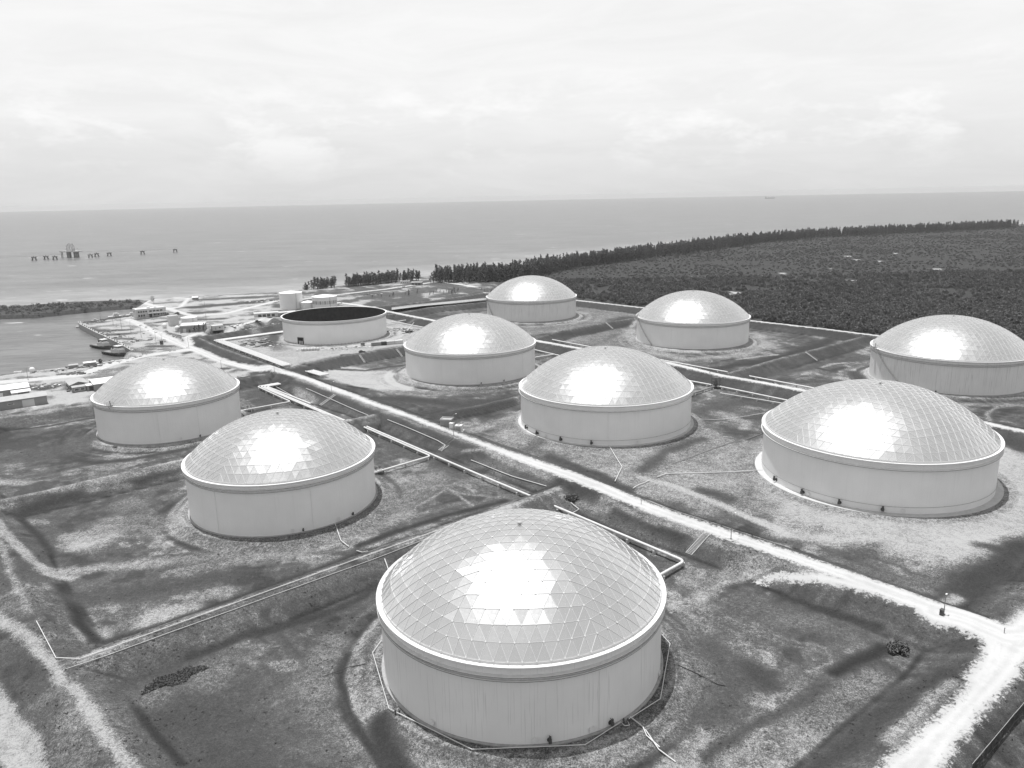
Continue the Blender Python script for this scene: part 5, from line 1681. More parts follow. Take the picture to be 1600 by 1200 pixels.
building('long_cabin', 'long white cabin in front of the pines', -134.5, 991.0, R(-8), 12.5, 4.0, 3.0, 'wall_light', 'roof_white', cat='cabin', windows=[('f', -4 + 2.6 * i, 1.1, 1.4, 1.0) for i in range(4)])
building('long_cabin', 'white roofed open shed beside the pine belt', -117.5, 975.0, R(-8), 14.0, 6.0, 2.9, 'wall_grey', 'roof_white', cat='shed', doors=[('f', -4 + 4 * i, 0, 3.0, 2.3, 'dark') for i in range(3)])
# warehouses at the left edge
w1 = building('warehouse', 'grey warehouse with two pale roller doors at the left edge', -276.2, 398.0, R(36.4), 48.0, 10.0, 4.8, 'wall_grey', 'roof_grey', cat='warehouse', rise=1.4, over=.5,
              doors=[('f', 15.2, 0, 5.6, 4.0, 'wall_light'), ('f', -1.0, 0, 5.6, 4.0, 'wall_light'), ('f', -16, 0, 5.6, 4.0, 'wall_light')],
              windows=[('f', 7.2, 2.6, 2.6, .5)])
for cx_ in (15.2, -1.0, -16):
    mb = MB()
    mb.box(cx_ - 3.2, cx_ + 3.2, -8.4, -5.02, -.3, .12)
    mb.build('apron', MATS['concrete_light'], w1)
w2 = building('warehouse', 'white roofed warehouse behind the grey one at the left edge', -296.6, 421.2, R(36.4), 42.0, 13.0, 5.0, 'wall_grey', 'roof_white', cat='warehouse', rise=1.6, over=.5,
              doors=[('f', 6.0, 0, 4.5, 3.6, 'roof_white'), ('f', 14.0, 0, 3.0, 2.8, 'roof_white')])
mb = MB()
mb.add([(12, -10.0, 3.2), (21.6, -10.0, 3.2), (21.6, -6.62, 4.3), (12, -6.62, 4.3), (12, -10.0, 3.4), (21.6, -10.0, 3.4), (21.6, -6.62, 4.5), (12, -6.62, 4.5)],
       [(3, 2, 1, 0), (4, 5, 6, 7), (0, 1, 5, 4), (1, 2, 6, 5), (3, 0, 4, 7)])
for xx in (12.2, 21.3):
    mb.bar((xx, -9.8, -.3), (xx, -9.8, 3.2), .1, 6)
mb.build('lean_to', MATS['roof_white'], w2)
building('gabled_shed', 'grey gable roofed shed in the harbour yard', -260.5, 450.0, R(37) + math.pi / 2, 15.0, 9.5, 2.4, 'wall_grey', 'roof_grey', cat='shed', rise=1.5)
building('lean_to_shed', 'small sheet metal shed with tin roof in front of the gabled shed', -252.0, 436.6, R(37), 7.0, 5.0, 3.0, 'wall_grey', 'roof_grey', cat='shed', rise=.5, windows=[('f', -1.5, 1.0, 2.2, 1.2), ('f', 1.5, 1.0, 2.2, 1.2)])
building('lean_to_shed', 'tin roofed shed with dark doorway next to the big white roofed shed', -246.2, 439.6, R(37), 5.5, 6.0, 3.2, 'wall_grey', 'roof_white', cat='shed', rise=.5, doors=[('f', 0, 0, 3.5, 2.6, 'dark')])
building('workshop', 'large shed with broad white roof partly hidden by the harbour side dome', -240.5, 446.0, R(37), 16.0, 16.0, 4.0, 'wall_grey', 'roof_white', cat='shed', rise=.8, doors=[('f', -2.5, 0, 4.2, 3.2, 'dark'), ('l', -3, .8, 1.2, 1.2, 'dark')])
# roadside hut and its equipment
building('switch_house', 'grey flat roofed switch house beside the main road', -31.2, 351.3, R(-12), 5.4, 4.6, 3.4, 'wall_grey', 'roof_grey', cat='hut', doors=[('r', 0, 0, 1.2, 2.2, 'dark')])
tb = empty('transformer', (-25.2, 344.6, hz(-25.2, 344.6)), R(-12), 'white transformer cabinet next to the roadside switch house', 'transformer')
mb = MB()
mb.box(-1.6, 1.6, -1.3, 1.3, 0.15, 2.8)
mb.build('cabinet', MATS['white'], tb)
mb = MB()
for i in range(7):
    mb.box(-1.3 + i * .4, -1.2 + i * .4, -1.75, -1.302, .5, 2.4)
mb.build('radiator', MATS['wall_light'], tb)
mb = MB()
mb.box(-2.2, 2.2, -2.0, 2.0, -.5, .148)
mb.build('plinth', MATS['concrete_light'], tb)
mb = MB()
mb.box(-.6, .6, -.5, .5, 2.802, 3.1)
for s in (-.4, 0, .4):
    mb.bar((s, 0, 3.1), (s, 0, 3.7), .08, 6)
mb.build('bushing', MATS['wall_light'], tb)
mb = MB()
mb.box(-1.0, 1.0, -.8, .8, 0, 2.6)
mb.box(-1.1, 1.1, -.9, .9, 2.602, 2.75)
tag(mb.build('control_cabinet', MATS['white'], loc=(-28.6, 345.9, hz(-28.6, 345.9)), rz=R(-12)), 'narrow pale control cabinet between switch house and transformer', 'cabinet')
mb = MB()
mb.box(-1.1, 1.1, -.9, .9, -.3, 2.6)
mb.box(-1.3, 1.3, -1.1, 1.1, 2.602, 2.8)
mb.box(-.5, .5, -.96, -.902, 0, 2.0)
tag(mb.build('guard_cabin', MATS['dark'], loc=(-268.8, 585.0, hz(-268.8, 585.0)), rz=R(20)), 'small dark cabin between two lamp posts in the harbour yard', 'cabin')


# ------------------------------------------------------------------ small cylindrical tanks
def small_tank(label, x, y, r, h, cone, z=1.6, bands=0, cat='storage tank'):
    root = empty('cylinder_tank', (x, y, z), 0, label, cat)
    mb = MB()
    mb.lathe([(r, -.6), (r, h)], 56)
    mb.build('shell', MATS['shell_clean'], root)
    mb = MB()
    mb.lathe([(r + .2, h - .05), (r + .2, h + .15), (.4, h + cone), (.01, h + cone)], 56, smooth=False)
    mb.lathe([(r + .2, h - .05), (r - .2, h - .05)], 56)
    mb.build('roof', MATS['roof_white'], root)
    for b in range(bands):
        ring_part('walkway', ring(r, r + .9, h * .62 + b * .1, h * .62 + .12 + b * .1), MATS['mid'], root, 56)
    a = math.atan2(-y, -x) + R(25)
    mb = MB()
    for s in (-.3, .3):
        mb.bar((0.15, s, 0), (0.15, s, h + .8), .05, 5)
    for i in range(int(h / .6)):
        mb.bar((.15, -.3, .4 + i * .6), (.15, .3, .4 + i * .6), .03, 4)
    place(mb.build('ladder', MATS['mid']), root, wall_frame(a, r, 0))
    return root


small_tank('tall white cone roofed cylinder tank behind the open tank', -221.5, 778.5, 11.3, 16.0, 1.9)
small_tank('low white cone roofed tank between two taller cylinder tanks', -204.5, 777.0, 7.6, 6.2, 1.6)
st = small_tank('white cylinder tank with a ring of panels behind the open tank rim', -187.0, 775.0, 12.2, 12.0, 2.0)
for i in range(14):
    a = math.atan2(-775.0, 187.0) + R(-75 + i * 11)
    mb = MB()
    mb.box(0, .12, -.9, .9, 5.2, 8.4)
    place(mb.build('panel', MATS['roof_grey' if i % 2 else 'wall_light']), st, wall_frame(a, 12.2, 0))
small_tank('short fat water tank behind the pump house', -290.0, 691.0, 6.8, 5.0, .5, YARD, cat='water tank')
for x, y, r, lb in ((-300.0, 662.5, 2.0, 'small white spherical vessel on legs left of the pump house'), (-281.5, 645.0, 2.2, 'white spherical vessel against the pump house wall'), (-310.7, 489.0, 1.7, 'round white ball tank at the water edge')):
    root = empty('ball_tank', (x, y, hz(x, y)), 0, lb, 'ball tank')
    MB().ball((0, 0, r * 1.25), r, 12).build('vessel', MATS['white'], root)
    for i in range(4):
        a = math.pi / 4 + math.pi / 2 * i
        MB().bar((r * .75 * math.cos(a), r * .75 * math.sin(a), -.3), (r * .7 * math.cos(a), r * .7 * math.sin(a), r * 1.0), .14, 6).build('leg', MATS['mid'], root)


# ------------------------------------------------------------------ vehicles
def vehicle(label, x, y, rz, body, L=4.8, W=1.9, H=1.5, pickup=False, cat='car', name='parked_car', z=None):
    root = empty(name, (x, y, hz(x, y) + .02 if z is None else z), rz, label, cat)
    mb = MB()
    l, w = L / 2, W / 2
    secs = [(-l, .45, .75, .86), (-l + .25, .32, .9, .97), (-l * .3, .3, .95, 1), (l * .45, .3, .92, 1), (l - .35, .32, .78, .96), (l, .45, .66, .84)]
    vs, fs = [], []
    for x_, z0, z1, k in secs:
        vs += [(x_, -w * k, z0), (x_, w * k, z0), (x_, w * k, z1), (x_, -w * k, z1)]
    for i in range(len(secs) - 1):
        for q in range(4):
            fs.append((i * 4 + q, (i + 1) * 4 + q, (i + 1) * 4 + (q + 1) % 4, i * 4 + (q + 1) % 4))
    fs += [(0, 1, 2, 3), (4 * len(secs) - 1, 4 * len(secs) - 2, 4 * len(secs) - 3, 4 * len(secs) - 4)]
    mb.add(vs, fs)
    mb.build('body', MATS[body], root)
    mb = MB()
    c0, c1 = (-l * .78, l * .28) if not pickup else (-l * .12, l * .38)
    vs = [(c0, -w * .92, .93), (c1, -w * .92, .93), (c1, w * .92, .93), (c0, w * .92, .93), (c0 + .35, -w * .76, H), (c1 - .55, -w * .76, H), (c1 - .55, w * .76, H), (c0 + .35, w * .76, H)]
    mb.add(vs, [(0, 1, 5, 4), (1, 2, 6, 5), (2, 3, 7, 6), (3, 0, 4, 7)], 1)
    mb.add([(v[0], v[1], v[2] + .012) for v in vs[4:]], [(0, 1, 2, 3)], 0)
    mb.build('cabin', [MATS[body], MATS['glass']], root)
    for sx_ in (-.6, .62):
        for s in (-1, 1):
            mb = MB()
            mb.bar((sx_ * l, s * (w - .2), .33), (sx_ * l, s * (w + .01), .33), .34, 12)
            mb.build('wheel', MATS['rubber'], root)
    return root


vehicle('white car parked on the sandy yard left of the gabled shed', -272.4, 449.4, R(60), 'white', 5.2, 2.0, 1.6)
vehicle('dark pickup parked in front of the gabled shed', -258.9, 437.6, R(120), 'dark', 5.0, 1.9, 1.6, True, 'pickup')
vehicle('dark car on the bund crest in front of the open tank', -105.0, 532.6, R(20), 'dark', 4.8, 1.9, 1.6)
vehicle('dark van on the lane left of the open tank', -228.0, 690.0, R(30), 'dark', 5.4, 2.0, 2.0, False, 'van')

# ------------------------------------------------------------------ harbour craft
def hull(mb, L, W, D, mat_=0, sheer=.6):
    secs = []
    n = 9
    for i in range(n):
        t = i / (n - 1)
        w = W / 2 * min(1, (1 - t) * 2.6 + .04) if t > .62 else W / 2 * (.86 + .14 * min(1, t * 3))
        zt = D + sheer * max(0, t - .4) ** 2 * 3
        x_ = -L / 2 + L * t
        secs.append([(x_, -w * .6, -.5), (x_, w * .6, -.5), (x_ + (.04 * L if t > .9 else 0), w, zt), (x_ + (.04 * L if t > .9 else 0), -w, zt)])
    vs = [v for s in secs for v in s]
    fs = []
    for i in range(n - 1):
        for q in range(4):
            fs.append((i * 4 + q, (i + 1) * 4 + q, (i + 1) * 4 + (q + 1) % 4, i * 4 + (q + 1) % 4))
    fs += [(3, 2, 1, 0), (4 * n - 4, 4 * n - 3, 4 * n - 2, 4 * n - 1)]
    mb.add(vs, fs, mat_)


def tug(label, x, y, rz, L=26.0):
    root = empty('tugboat', (x, y, SEA), rz, label, 'tugboat', 'tugboats at the quay')
    mb = MB()
    hull(mb, L, 8.0, 2.2, sheer=1.2)
    mb.build('hull', MATS['hull'], root)
    mb = MB()
    mb.box(-L * .42, L * .3, -3.0, 3.0, 2.21, 2.35)
    mb.build('deck', MATS['mid'], root)
    mb = MB()
    mb.box(-L * .10, L * .26, -2.5, 2.5, 2.36, 4.9)
    mb.build('deckhouse', MATS['wall_light'], root)
    mb = MB()
    mb.box(L * .04, L * .2, -2.0, 2.0, 4.902, 7.3)
    mb.box(L * .02, L * .22, -2.3, 2.3, 7.302, 7.5)
    w = mb.build('wheelhouse', MATS['white'], root)
    mb = MB()
    mb.box(L * .05, L * .205, -2.03, 2.03, 6.0, 6.8)
    mb.build('window_band', MATS['glass'], w)
    for s in (-1.4, 1.4):
        mb = MB()
        mb.lathe([(.65, 4.9), (.55, 8.2), (.45, 8.2)], 12, at=(-L * .05, s, 0))
        mb.build('funnel', MATS['dark'], root)
    mb = MB()
    mb.bar((L * .1, 0, 7.5), (L * .1, 0, 12.5), .14, 6)
    mb.bar((L * .1, -1.3, 10.5), (L * .1, 1.3, 10.5), .08, 5)
    mb.bar((-L * .3, 0, 2.3), (-L * .12, 0, 7.0), .15, 6)
    mb.build('mast', MATS['mid'], root)
    for i in range(9):
        t = -L * .42 + i * L * .095
        for s in (-1, 1):
            mb = MB()
            mb.lathe([(.3, -.22), (.62, -.22), (.62, .22), (.3, .22)], 10, closed=True)
            o = mb.build('fender_tyre', MATS['rubber'], root, loc=(t, s * 4.0, 1.3))
            o.rotation_euler = (math.pi / 2, 0, 0)
    return root


tug('farther of the two dark tugboats moored at the quay', -322.0, 598.5, R(-36))
tug('nearer of the two dark tugboats moored at the quay', -296.0, 568.5, R(-32), 28.0)


def motor_boat(label, x, y, rz, L, cab=True, dark=False):
    root = empty('motor_boat', (x, y, SEA), rz, label, 'boat', 'small boats in the harbour')
    mb = MB()
    hull(mb, L, L * .3, L * .11, sheer=L * .03)
    mb.build('hull', MATS['dark' if dark else 'white'], root)
    if cab:
        mb = MB()
        mb.box(-L * .2, L * .16, -L * .1, L * .1, L * .11, L * .22)
        mb.box(-L * .16, L * .08, -L * .09, L * .09, L * .22, L * .30)
        c = mb.build('cabin', MATS['white'], root)
        mb = MB()
        mb.box(-L * .14, L * .165, -L * .102, L * .102, L * .15, L * .19)
        mb.build('window_band', MATS['glass'], c)
        mb = MB()
        mb.bar((-L * .05, 0, L * .3), (-L * .05, 0, L * .48), .06, 5)
        mb.build('mast', MATS['mid'], root)
    else:
        mb = MB()
        mb.box(-L * .3, L * .1, -L * .11, L * .11, L * .112, L * .14)
        mb.build('thwart', MATS['timber'], root)
    return root


motor_boat('white motor yacht moored left of the office building', -394.0, 767.0, R(30), 15.0)
motor_boat('smaller white boat moored against the office building', -383.5, 777.5, R(30), 11.0)
motor_boat('white launch at the outer quay corner', -397.0, 709.5, R(35), 11.0)
motor_boat('little white boat at the inner quay wall', -405.0, 747.0, R(20), 7.0)
motor_boat('boat with a dark hull drawn up at the near shore', -297.0, 495.5, R(10), 8.5, True, True)
motor_boat('open skiff at the near shore', -306.0, 492.5, R(20), 6.0, False)
motor_boat('white skiff moored at the left end of the near shore', -323.0, 489.0, R(10), 6.5, False)

# ------------------------------------------------------------------ quay wall, yard clutter
qp = [Vector(p) for p in LAY['shore'][10:16]]
qr_ = empty('quay_wall', (0, 0, 0), 0, 'pale concrete quay wall where the tugboats lie', 'quay')
for a, b in zip(qp[:-1], qp[1:]):
    d = b - a
    rz_ = math.atan2(d.y, d.x)
    MB().box(0, d.length, -1.2, .6, SEA - 3, 2.05).build('wall', MATS['concrete'], qr_, loc=(a.x, a.y, 0), rz=rz_)
    MB().box(0, d.length, -1.4, .9, 2.051, 2.32).build('coping', MATS['concrete'], qr_, loc=(a.x, a.y, 0), rz=rz_)
    for k in range(int(d.length / 8)):
        p = a + d.normalized() * (4 + 8 * k)
        MB().bar((0, 0, 0), (0, 0, .9), .3, 8).build('bollard', MATS['dark'], qr_, loc=(p.x, p.y, 2.4))

def heap(name, label, spots, cat, sizes=(.4, 1.6), n=40, kinds=('timber', 'mid', 'wall_light', 'dark'), flat=.6):
    mb = MB()
    for k in range(n):
        (x, y, sx_, sy_) = random.choice(spots)
        px_, py_ = random.gauss(x, sx_), random.gauss(y, sy_)
        s = random.uniform(*sizes)
        z = hz(px_, py_)
        mb.box(-s, s, -s * random.uniform(.3, 1), s * random.uniform(.3, 1), -.1, s * random.uniform(.3, 1.2) * flat, random.randrange(len(kinds)), random.random() * 3, (px_, py_, z))
    o = mb.build(name, [MATS[k] for k in kinds])
    return tag(o, label, cat, kind='stuff')


heap('shore_scrap', 'scrap and broken shacks on the near shore of the harbour', [(-290, 503.5, 4, 2), (-283, 507, 3, 2), (-286, 505, 6, 2)], 'scrap', (.6, 2.2), 60)
heap('yard_scrap', 'heap of dark scrap on the sandy quay yard', [(-276, 486, 5, 2), (-282, 484, 5, 1.5)], 'scrap', (.4, 1.3), 30, ('dark', 'mid', 'timber'))
heap('quay_clutter', 'crates and gear on the quay behind the tugboats', [(-318, 622, 9, 7), (-300, 600, 6, 6)], 'clutter', (.4, 1.2), 46, ('timber', 'mid', 'dark', 'wall_light'))
heap('building_rubble', 'rubble and steel offcuts left of the open tank', [(-198, 588, 9, 7), (-188, 579, 7, 4), (-205, 600, 6, 5)], 'rubble', (.4, 1.8), 90, ('concrete', 'mid', 'dark', 'wall_light'))
heap('steel_offcuts', 'steel plates and offcuts along the front of the open tank', [(-135, 562, 12, 2), (-118, 568, 8, 2)], 'rubble', (.3, 1.3), 70, ('concrete_light', 'mid', 'wall_light', 'dark'), .4)
heap('plant_yard_clutter', 'stacked material right of the open tank', [(-93, 640, 6, 8), (-86, 628, 4, 5)], 'clutter', (.4, 1.4), 50, ('mid', 'wall_light', 'dark', 'timber'))
heap('roadside_clutter', 'rows of stored parts along the lane behind the pipe rack', [(-245, 668, 10, 4), (-225, 676, 9, 4), (-212, 684, 6, 4)], 'clutter', (.3, 1.4), 110, ('timber', 'mid', 'wall_light', 'dark'))
heap('field_clutter', 'scattered parts in the north field', [(-165, 880, 14, 5), (-120, 950, 12, 5), (-190, 800, 8, 5)], 'clutter', (.5, 1.8), 50, ('wall_light', 'mid', 'dark'), .4)
heap('scrub_island_scrap', 'planks and drums on the grass island behind the warehouse', [(-289, 452, 5, 3), (-281, 450, 4, 3)], 'scrap', (.3, 1.2), 40, ('timber', 'wall_light', 'mid'), .4)
heap('field_camp_scrap', 'camp scrap near the small beach hut', [(-275, 830, 9, 3), (-262, 838, 8, 3)], 'scrap', (.5, 2.0), 30, ('wall_light', 'mid', 'dark'), .5)
heap('yard_gear', 'scattered gear and drums on the sandy harbour yard', [(-300, 640, 14, 10), (-330, 680, 14, 10), (-280, 600, 10, 8), (-255, 560, 8, 6)], 'clutter', (.3, 1.0), 60, ('timber', 'mid', 'dark', 'wall_light'))
heap('shore_rubble', 'rubble along the near harbour shore', [(-300, 494, 12, 2), (-275, 520, 6, 5), (-268, 535, 4, 4)], 'rubble', (.3, 1.2), 90, ('concrete', 'mid', 'dark', 'concrete_light'))
heap('quay_rubble', 'rubble at the outer edge of the quay yard', [(-385, 715, 8, 10), (-360, 740, 14, 4), (-340, 640, 6, 8)], 'rubble', (.3, 1.2), 90, ('concrete', 'mid', 'dark', 'timber'))
# shacks with real roofs among the scrap
building('shore_shack', 'white roofed shack on the near shore of the harbour', -283.5, 508.0, R(35), 7.0, 5.0, 2.6, 'wall_grey', 'roof_white', cat='shack', rise=.4)
building('shore_shack', 'low grey shack left of the white roofed shack', -291.5, 502.5, R(35), 5.0, 4.0, 2.2, 'wall_grey', 'roof_grey', cat='shack', rise=.4)
building('kiosk', 'tiny white kiosk at the left end of the near shore', -321.5, 491.0, R(10), 4.0, 2.6, 2.4, 'wall_light', 'roof_white', cat='kiosk')
# white bulk bags in front of the open tank
bag = None
for i in range(6):
    for j in range(2):
        mb = MB()
        mb.lathe([(.01, 0), (.95, 0), (1.08, .5), (1.05, 1.5), (.8, 1.9), (.01, 1.95)], 8, smooth=False, a0=math.pi / 8)
        if bag is None:
            bag = mb.build('bulk_bag', MATS['wall_light'])
            b = bag
        else:
            b = bag.copy()
            COL.objects.link(b)
        b.location = (-153.2 + i * 2.15, 556.4 + .25 * i + j * 2.2, hz(-153 + i * 2.15, 557))
        b.rotation_euler = (0, 0, random.random())
        tag(b, 'square white bulk bag in the double row in front of the open tank', 'bulk bag', 'bulk bags in front of the open tank')


def container(label, x, y, rz, m, L=6.1, W=2.5, H=2.6):
    root = empty('shipping_container', (x, y, hz(x, y)), rz, label, 'container', 'containers by the open tank')
    mb = MB()
    mb.box(-L / 2, L / 2, -W / 2, W / 2, .1, H)
    mb.build('box', MATS[m], root)
    n = int(L / .5)
    for i in range(n):
        mb = MB()
        mb.box(-L / 2 + .2 + i * .5, -L / 2 + .42 + i * .5, -W / 2 - .06, -W / 2 - .001, .2, H - .15)
        mb.build('rib', MATS[m], root)
    mb = MB()
    for s in (-.6, .6):
        mb.box(L / 2 + .001, L / 2 + .06, s - .55, s + .55, .15, H - .1)
    mb.build('door', MATS[m], root)
    return root


container('grey container, leftmost of the row right of the open tank door', -101.8, 571.8, R(18), 'wall_grey', 7.0)
container('dark short container in the middle of the container row', -96.2, 573.8, R(18), 'dark', 4.0)
container('pale container right of the dark one', -91.5, 576.0, R(22), 'wall_light')
container('pale container at the right end of the container row', -85.6, 578.6, R(22), 'roof_white')
container('small dark site box left of the container row', -112.0, 572.8, R(10), 'mid', 3.0, 2.4, 2.6)
tr = empty('flatbed_trailer', (-118.3, 538.9, hz(-118.3, 538.9)), R(18), 'dark empty flatbed trailer on the sand track', 'trailer')
mb = MB()
mb.box(-3.6, 3.6, -1.2, 1.2, .95, 1.15)
mb.build('bed', MATS['dark'], tr)
for xx in (-2.4, -1.2, 2.6):
    for s in (-1, 1):
        MB().bar((xx, s * .8, .45), (xx, s * 1.15, .45), .45, 10).build('wheel', MATS['rubber'], tr)
# mobile crane beside the material yard
cr_ = empty('mobile_crane', (-84.0, 627.5, hz(-84, 627.5)), R(40), 'small pale mobile crane right of the open tank', 'crane')
mb = MB()
mb.box(-3.2, 3.2, -1.3, 1.3, .7, 1.6)
mb.build('chassis', MATS['dark'], cr_)
MB().box(1.2, 3.1, -1.2, .2, 1.602, 3.2).build('cab', MATS['white'], cr_)
MB().bar((-1.5, 0, 1.8), (5.5, 0, 8.0), .35, 6, r2=.2).build('boom', MATS['white'], cr_)
for xx in (-2.2, 2.0):
    for s in (-1, 1):
        MB().bar((xx, s * .9, .6), (xx, s * 1.4, .6), .6, 10).build('wheel', MATS['rubber'], cr_)

# ------------------------------------------------------------------ loading terminal out at sea
pl = empty('loading_platform', (-951.5, 1699.0, SEA), R(-14), 'dark sea platform with loading arms, largest of the offshore row', 'platform')
MB().box(-22, 22, -9, 9, 12.0, 14.0).build('deck', MATS['grey'], pl)
for xx, w in ((-6, 3.4), (13, 4.6)):
    MB().box(xx - w, xx + w, -3, 3, -2, 11.998).build('leg', MATS['mid'], pl)
for xx in (-20, -17):
    MB().bar((xx, -6, -2), (xx, -6, 12), .7, 8).build('pile', MATS['mid'], pl)
for xx, hh in ((-10, 12), (-6, 15), (-2, 17), (2, 14), (6, 16), (10, 12)):
    mb = MB()
    mb.bar((xx, 0, 14), (xx, 0, 14 + hh), 1.15, 8, r2=.8)
    mb.bar((xx, 0, 14 + hh * .8), (xx + 2.0, -3, 14 + hh * .45), .45, 6)
    mb.build('loading_arm', MATS['grey'], pl)
MB().box(-5, 6, -4, 4, 14.002, 18.5).build('control_room', MATS['wall_light'], pl)
mb = MB()
mb.bar((19, 0, 14), (19, 0, 20), .3, 6)
mb.bar((19, 0, 20), (13, 0, 17), .2, 6)
mb.bar((-16, 0, 14), (-13, 0, 19), .25, 6)
mb.build('gangway_crane', MATS['grey'], pl)
DOL = [(-993.1, 1632.1, 'leftmost mooring dolphin of the offshore row'), (-979.7, 1652.3, 'second mooring dolphin from the left'), (-954.0, 1640.1, 'mooring dolphin just left of the sea platform'),
       (-898.6, 1676.3, 'mooring dolphin just right of the sea platform'), (-902.7, 1710.1, 'second mooring dolphin right of the sea platform'), (-881.7, 1723.1, 'third mooring dolphin right of the sea platform'),
       (-824.0, 1757.3, 'lone mooring dolphin midway out to the right'), (-769.7, 1802.8, 'rightmost mooring dolphin of the offshore row')]
d0 = None
for x, y, lb in DOL:
    if d0 is None:
        d0 = empty('mooring_dolphin', (x, y, SEA), R(20))
        MB().box(-4.4, 4.4, -4.4, 4.4, 5.2, 7.4).build('cap', MATS['mid'], d0)
        for s in (-1, 1):
            for q in (-1, 1):
                MB().bar((s * 4.2, q * 4.2, -2), (s * 2.4, q * 2.4, 5.3), .95, 8).build('pile', MATS['mid'], d0)
        MB().bar((0, 0, 7.4), (0, 0, 9.0), .6, 8).build('bollard', MATS['dark'], d0)
        o = d0
    else:
        o = copy_tree(d0)
        o.location = (x, y, SEA)
    tag(o, lb, 'mooring dolphin', 'mooring dolphins')


def catwalk(a, b, label):
    a, b = Vector(a), Vector(b)
    d = b - a
    root = empty('catwalk', a, math.atan2(d.y, d.x), label, 'catwalk', 'offshore catwalks')
    L = Vector((d.x, d.y)).length
    MB().box(0, L, -.7, .7, 0, .35).build('deck', MATS['grey'], root)
    for s in (-.7, .7):
        mb = MB()
        mb.bar((0, s, 1.3), (L, s, 1.3), .12, 5)
        for i in range(int(L / 6) + 1):
            mb.bar((i * 6, s, .3), (i * 6, s, 1.3), .1, 4)
        mb.build('railing', MATS['grey'], root)


zc = SEA + 7.5
catwalk((-1085, 1640, zc), (-993, 1632.1, zc), 'catwalk running out of the picture on the far left of the sea')
catwalk((-990, 1633, zc), (-972, 1694, zc + 4), 'catwalk between the left dolphins and the sea platform')
catwalk((-930, 1695, zc + 4), (-882, 1723, zc), 'catwalk just right of the sea platform')
catwalk((-882, 1723, zc), (-824, 1757, zc), 'catwalk to the lone mooring dolphin')
catwalk((-824, 1757, zc), (-769.7, 1802.8, zc), 'catwalk to the rightmost mooring dolphin')

# tanker on the horizon
sh = empty('cargo_ship', (4030.0, 12196.0, SEA), R(4), 'faint cargo ship on the horizon', 'ship')
mb = MB()
hull(mb, 155, 26, 11, sheer=2.5)
mb.build('hull', MATS['mid'], sh)
MB().box(-72, -54, -11, 11, 11.0, 29).build('superstructure', MATS['white'], sh)
MB().bar((-66, 0, 29), (-66, 0, 37), 2.5, 8).build('funnel', MATS['mid'], sh)
MB().box(-50, 66, -10, 10, 11.1, 13).build('hatch_deck', MATS['wall_light'], sh)

# ------------------------------------------------------------------ vegetation
def leaf(mb, c, d, s, w, mat_=0):
    """one leaf spray: a narrow kite along d"""
    d = d.normalized()
    side = d.cross(Vector((random.gauss(0, 1), random.gauss(0, 1), random.gauss(0, 1)))).normalized() * w
    mb.add([c - d * s * .2, c + side + d * s * .3, c + d * s, c - side + d * s * .3], [(0, 1, 2), (0, 2, 3)], mat_)


def casuarina_mesh(seed, h=15.0):
    random.seed(seed)
    tr_, cr = MB(), MB()
    lean = Vector((random.uniform(.02, .14), random.uniform(-.04, .04), 1))
    tops = [(lean * h, h * .9)]
    p0 = Vector((0, 0, -.4))
    last = p0
    for i in range(1, 6):
        t = i / 5
        p = Vector((lean.x * h * t + random.gauss(0, .12), lean.y * h * t + random.gauss(0, .12), h * .95 * t))
        tr_.bar(last, p, .28 * (1 - (t - .2) * .95), 6, r2=.28 * (1 - t * .9))
        last = p
    nb = 34
    for i in range(nb):
        t = .16 + .82 * (i / nb) ** .9
        base = Vector((lean.x * h * t, lean.y * h * t, h * .95 * t))
        a = random.random() * 6.283
        reach = (2.9 * (1 - t) ** .7 + .5) * random.uniform(.55, 1.15)
        out = Vector((math.cos(a), math.sin(a), random.uniform(.25, .8)))
        tip = base + out.normalized() * reach
        tr_.bar(base, tip, .07, 4, r2=.03)
        for k in range(9):
            c = base.lerp(tip, random.uniform(.25, 1.1))
            dd = Vector((random.gauss(.25, .5), random.gauss(0, .5), random.uniform(-.5, .9)))
            leaf(cr, c, dd, random.uniform(.7, 1.5), random.uniform(.12, .26))
    return tr_, cr


pine_group = 'wind bent casuarina pines'
casu = []
for s in range(7):
    t_, c_ = casuarina_mesh(100 + s, 13.0 + 1.3 * (s % 4))
    tm = t_.build('trunk', MATS['bark'])
    cm = c_.build('crown', MATS['pine'])
    # joined version for the far belt
    t_.m = [1] * len(t_.m)
    j = MB()
    j.v, j.f, j.m, j.s = list(c_.v), list(c_.f), list(c_.m), list(c_.s)
    o_ = len(j.v)
    j.v += t_.v
    j.f += [tuple(i + o_ for i in f) for f in t_.f]
    j.m += t_.m
    j.s += t_.s
    jm = j.build('casuarina_pine', [MATS['pine'], MATS['bark']])
    casu.append((tm.data, cm.data, jm.data))
    for o in (tm, cm, jm):
        bpy.data.objects.remove(o)
random.seed(31)


def along(pts, n, wid):
    P_ = [Vector(p) for p in pts]
    L = [0]
    for a, b in zip(P_[:-1], P_[1:]):
        L.append(L[-1] + (b - a).length)
    for i in range(n):
        s = (i + random.uniform(.1, .9)) / n * L[-1]
        k = max(j for j in range(len(L) - 1) if L[j] <= s)
        p = P_[k].lerp(P_[k + 1], (s - L[k]) / (L[k + 1] - L[k]))
        d = (P_[k + 1] - P_[k]).normalized()
        yield p + Vector((-d.y, d.x)) * random.uniform(0, wid)


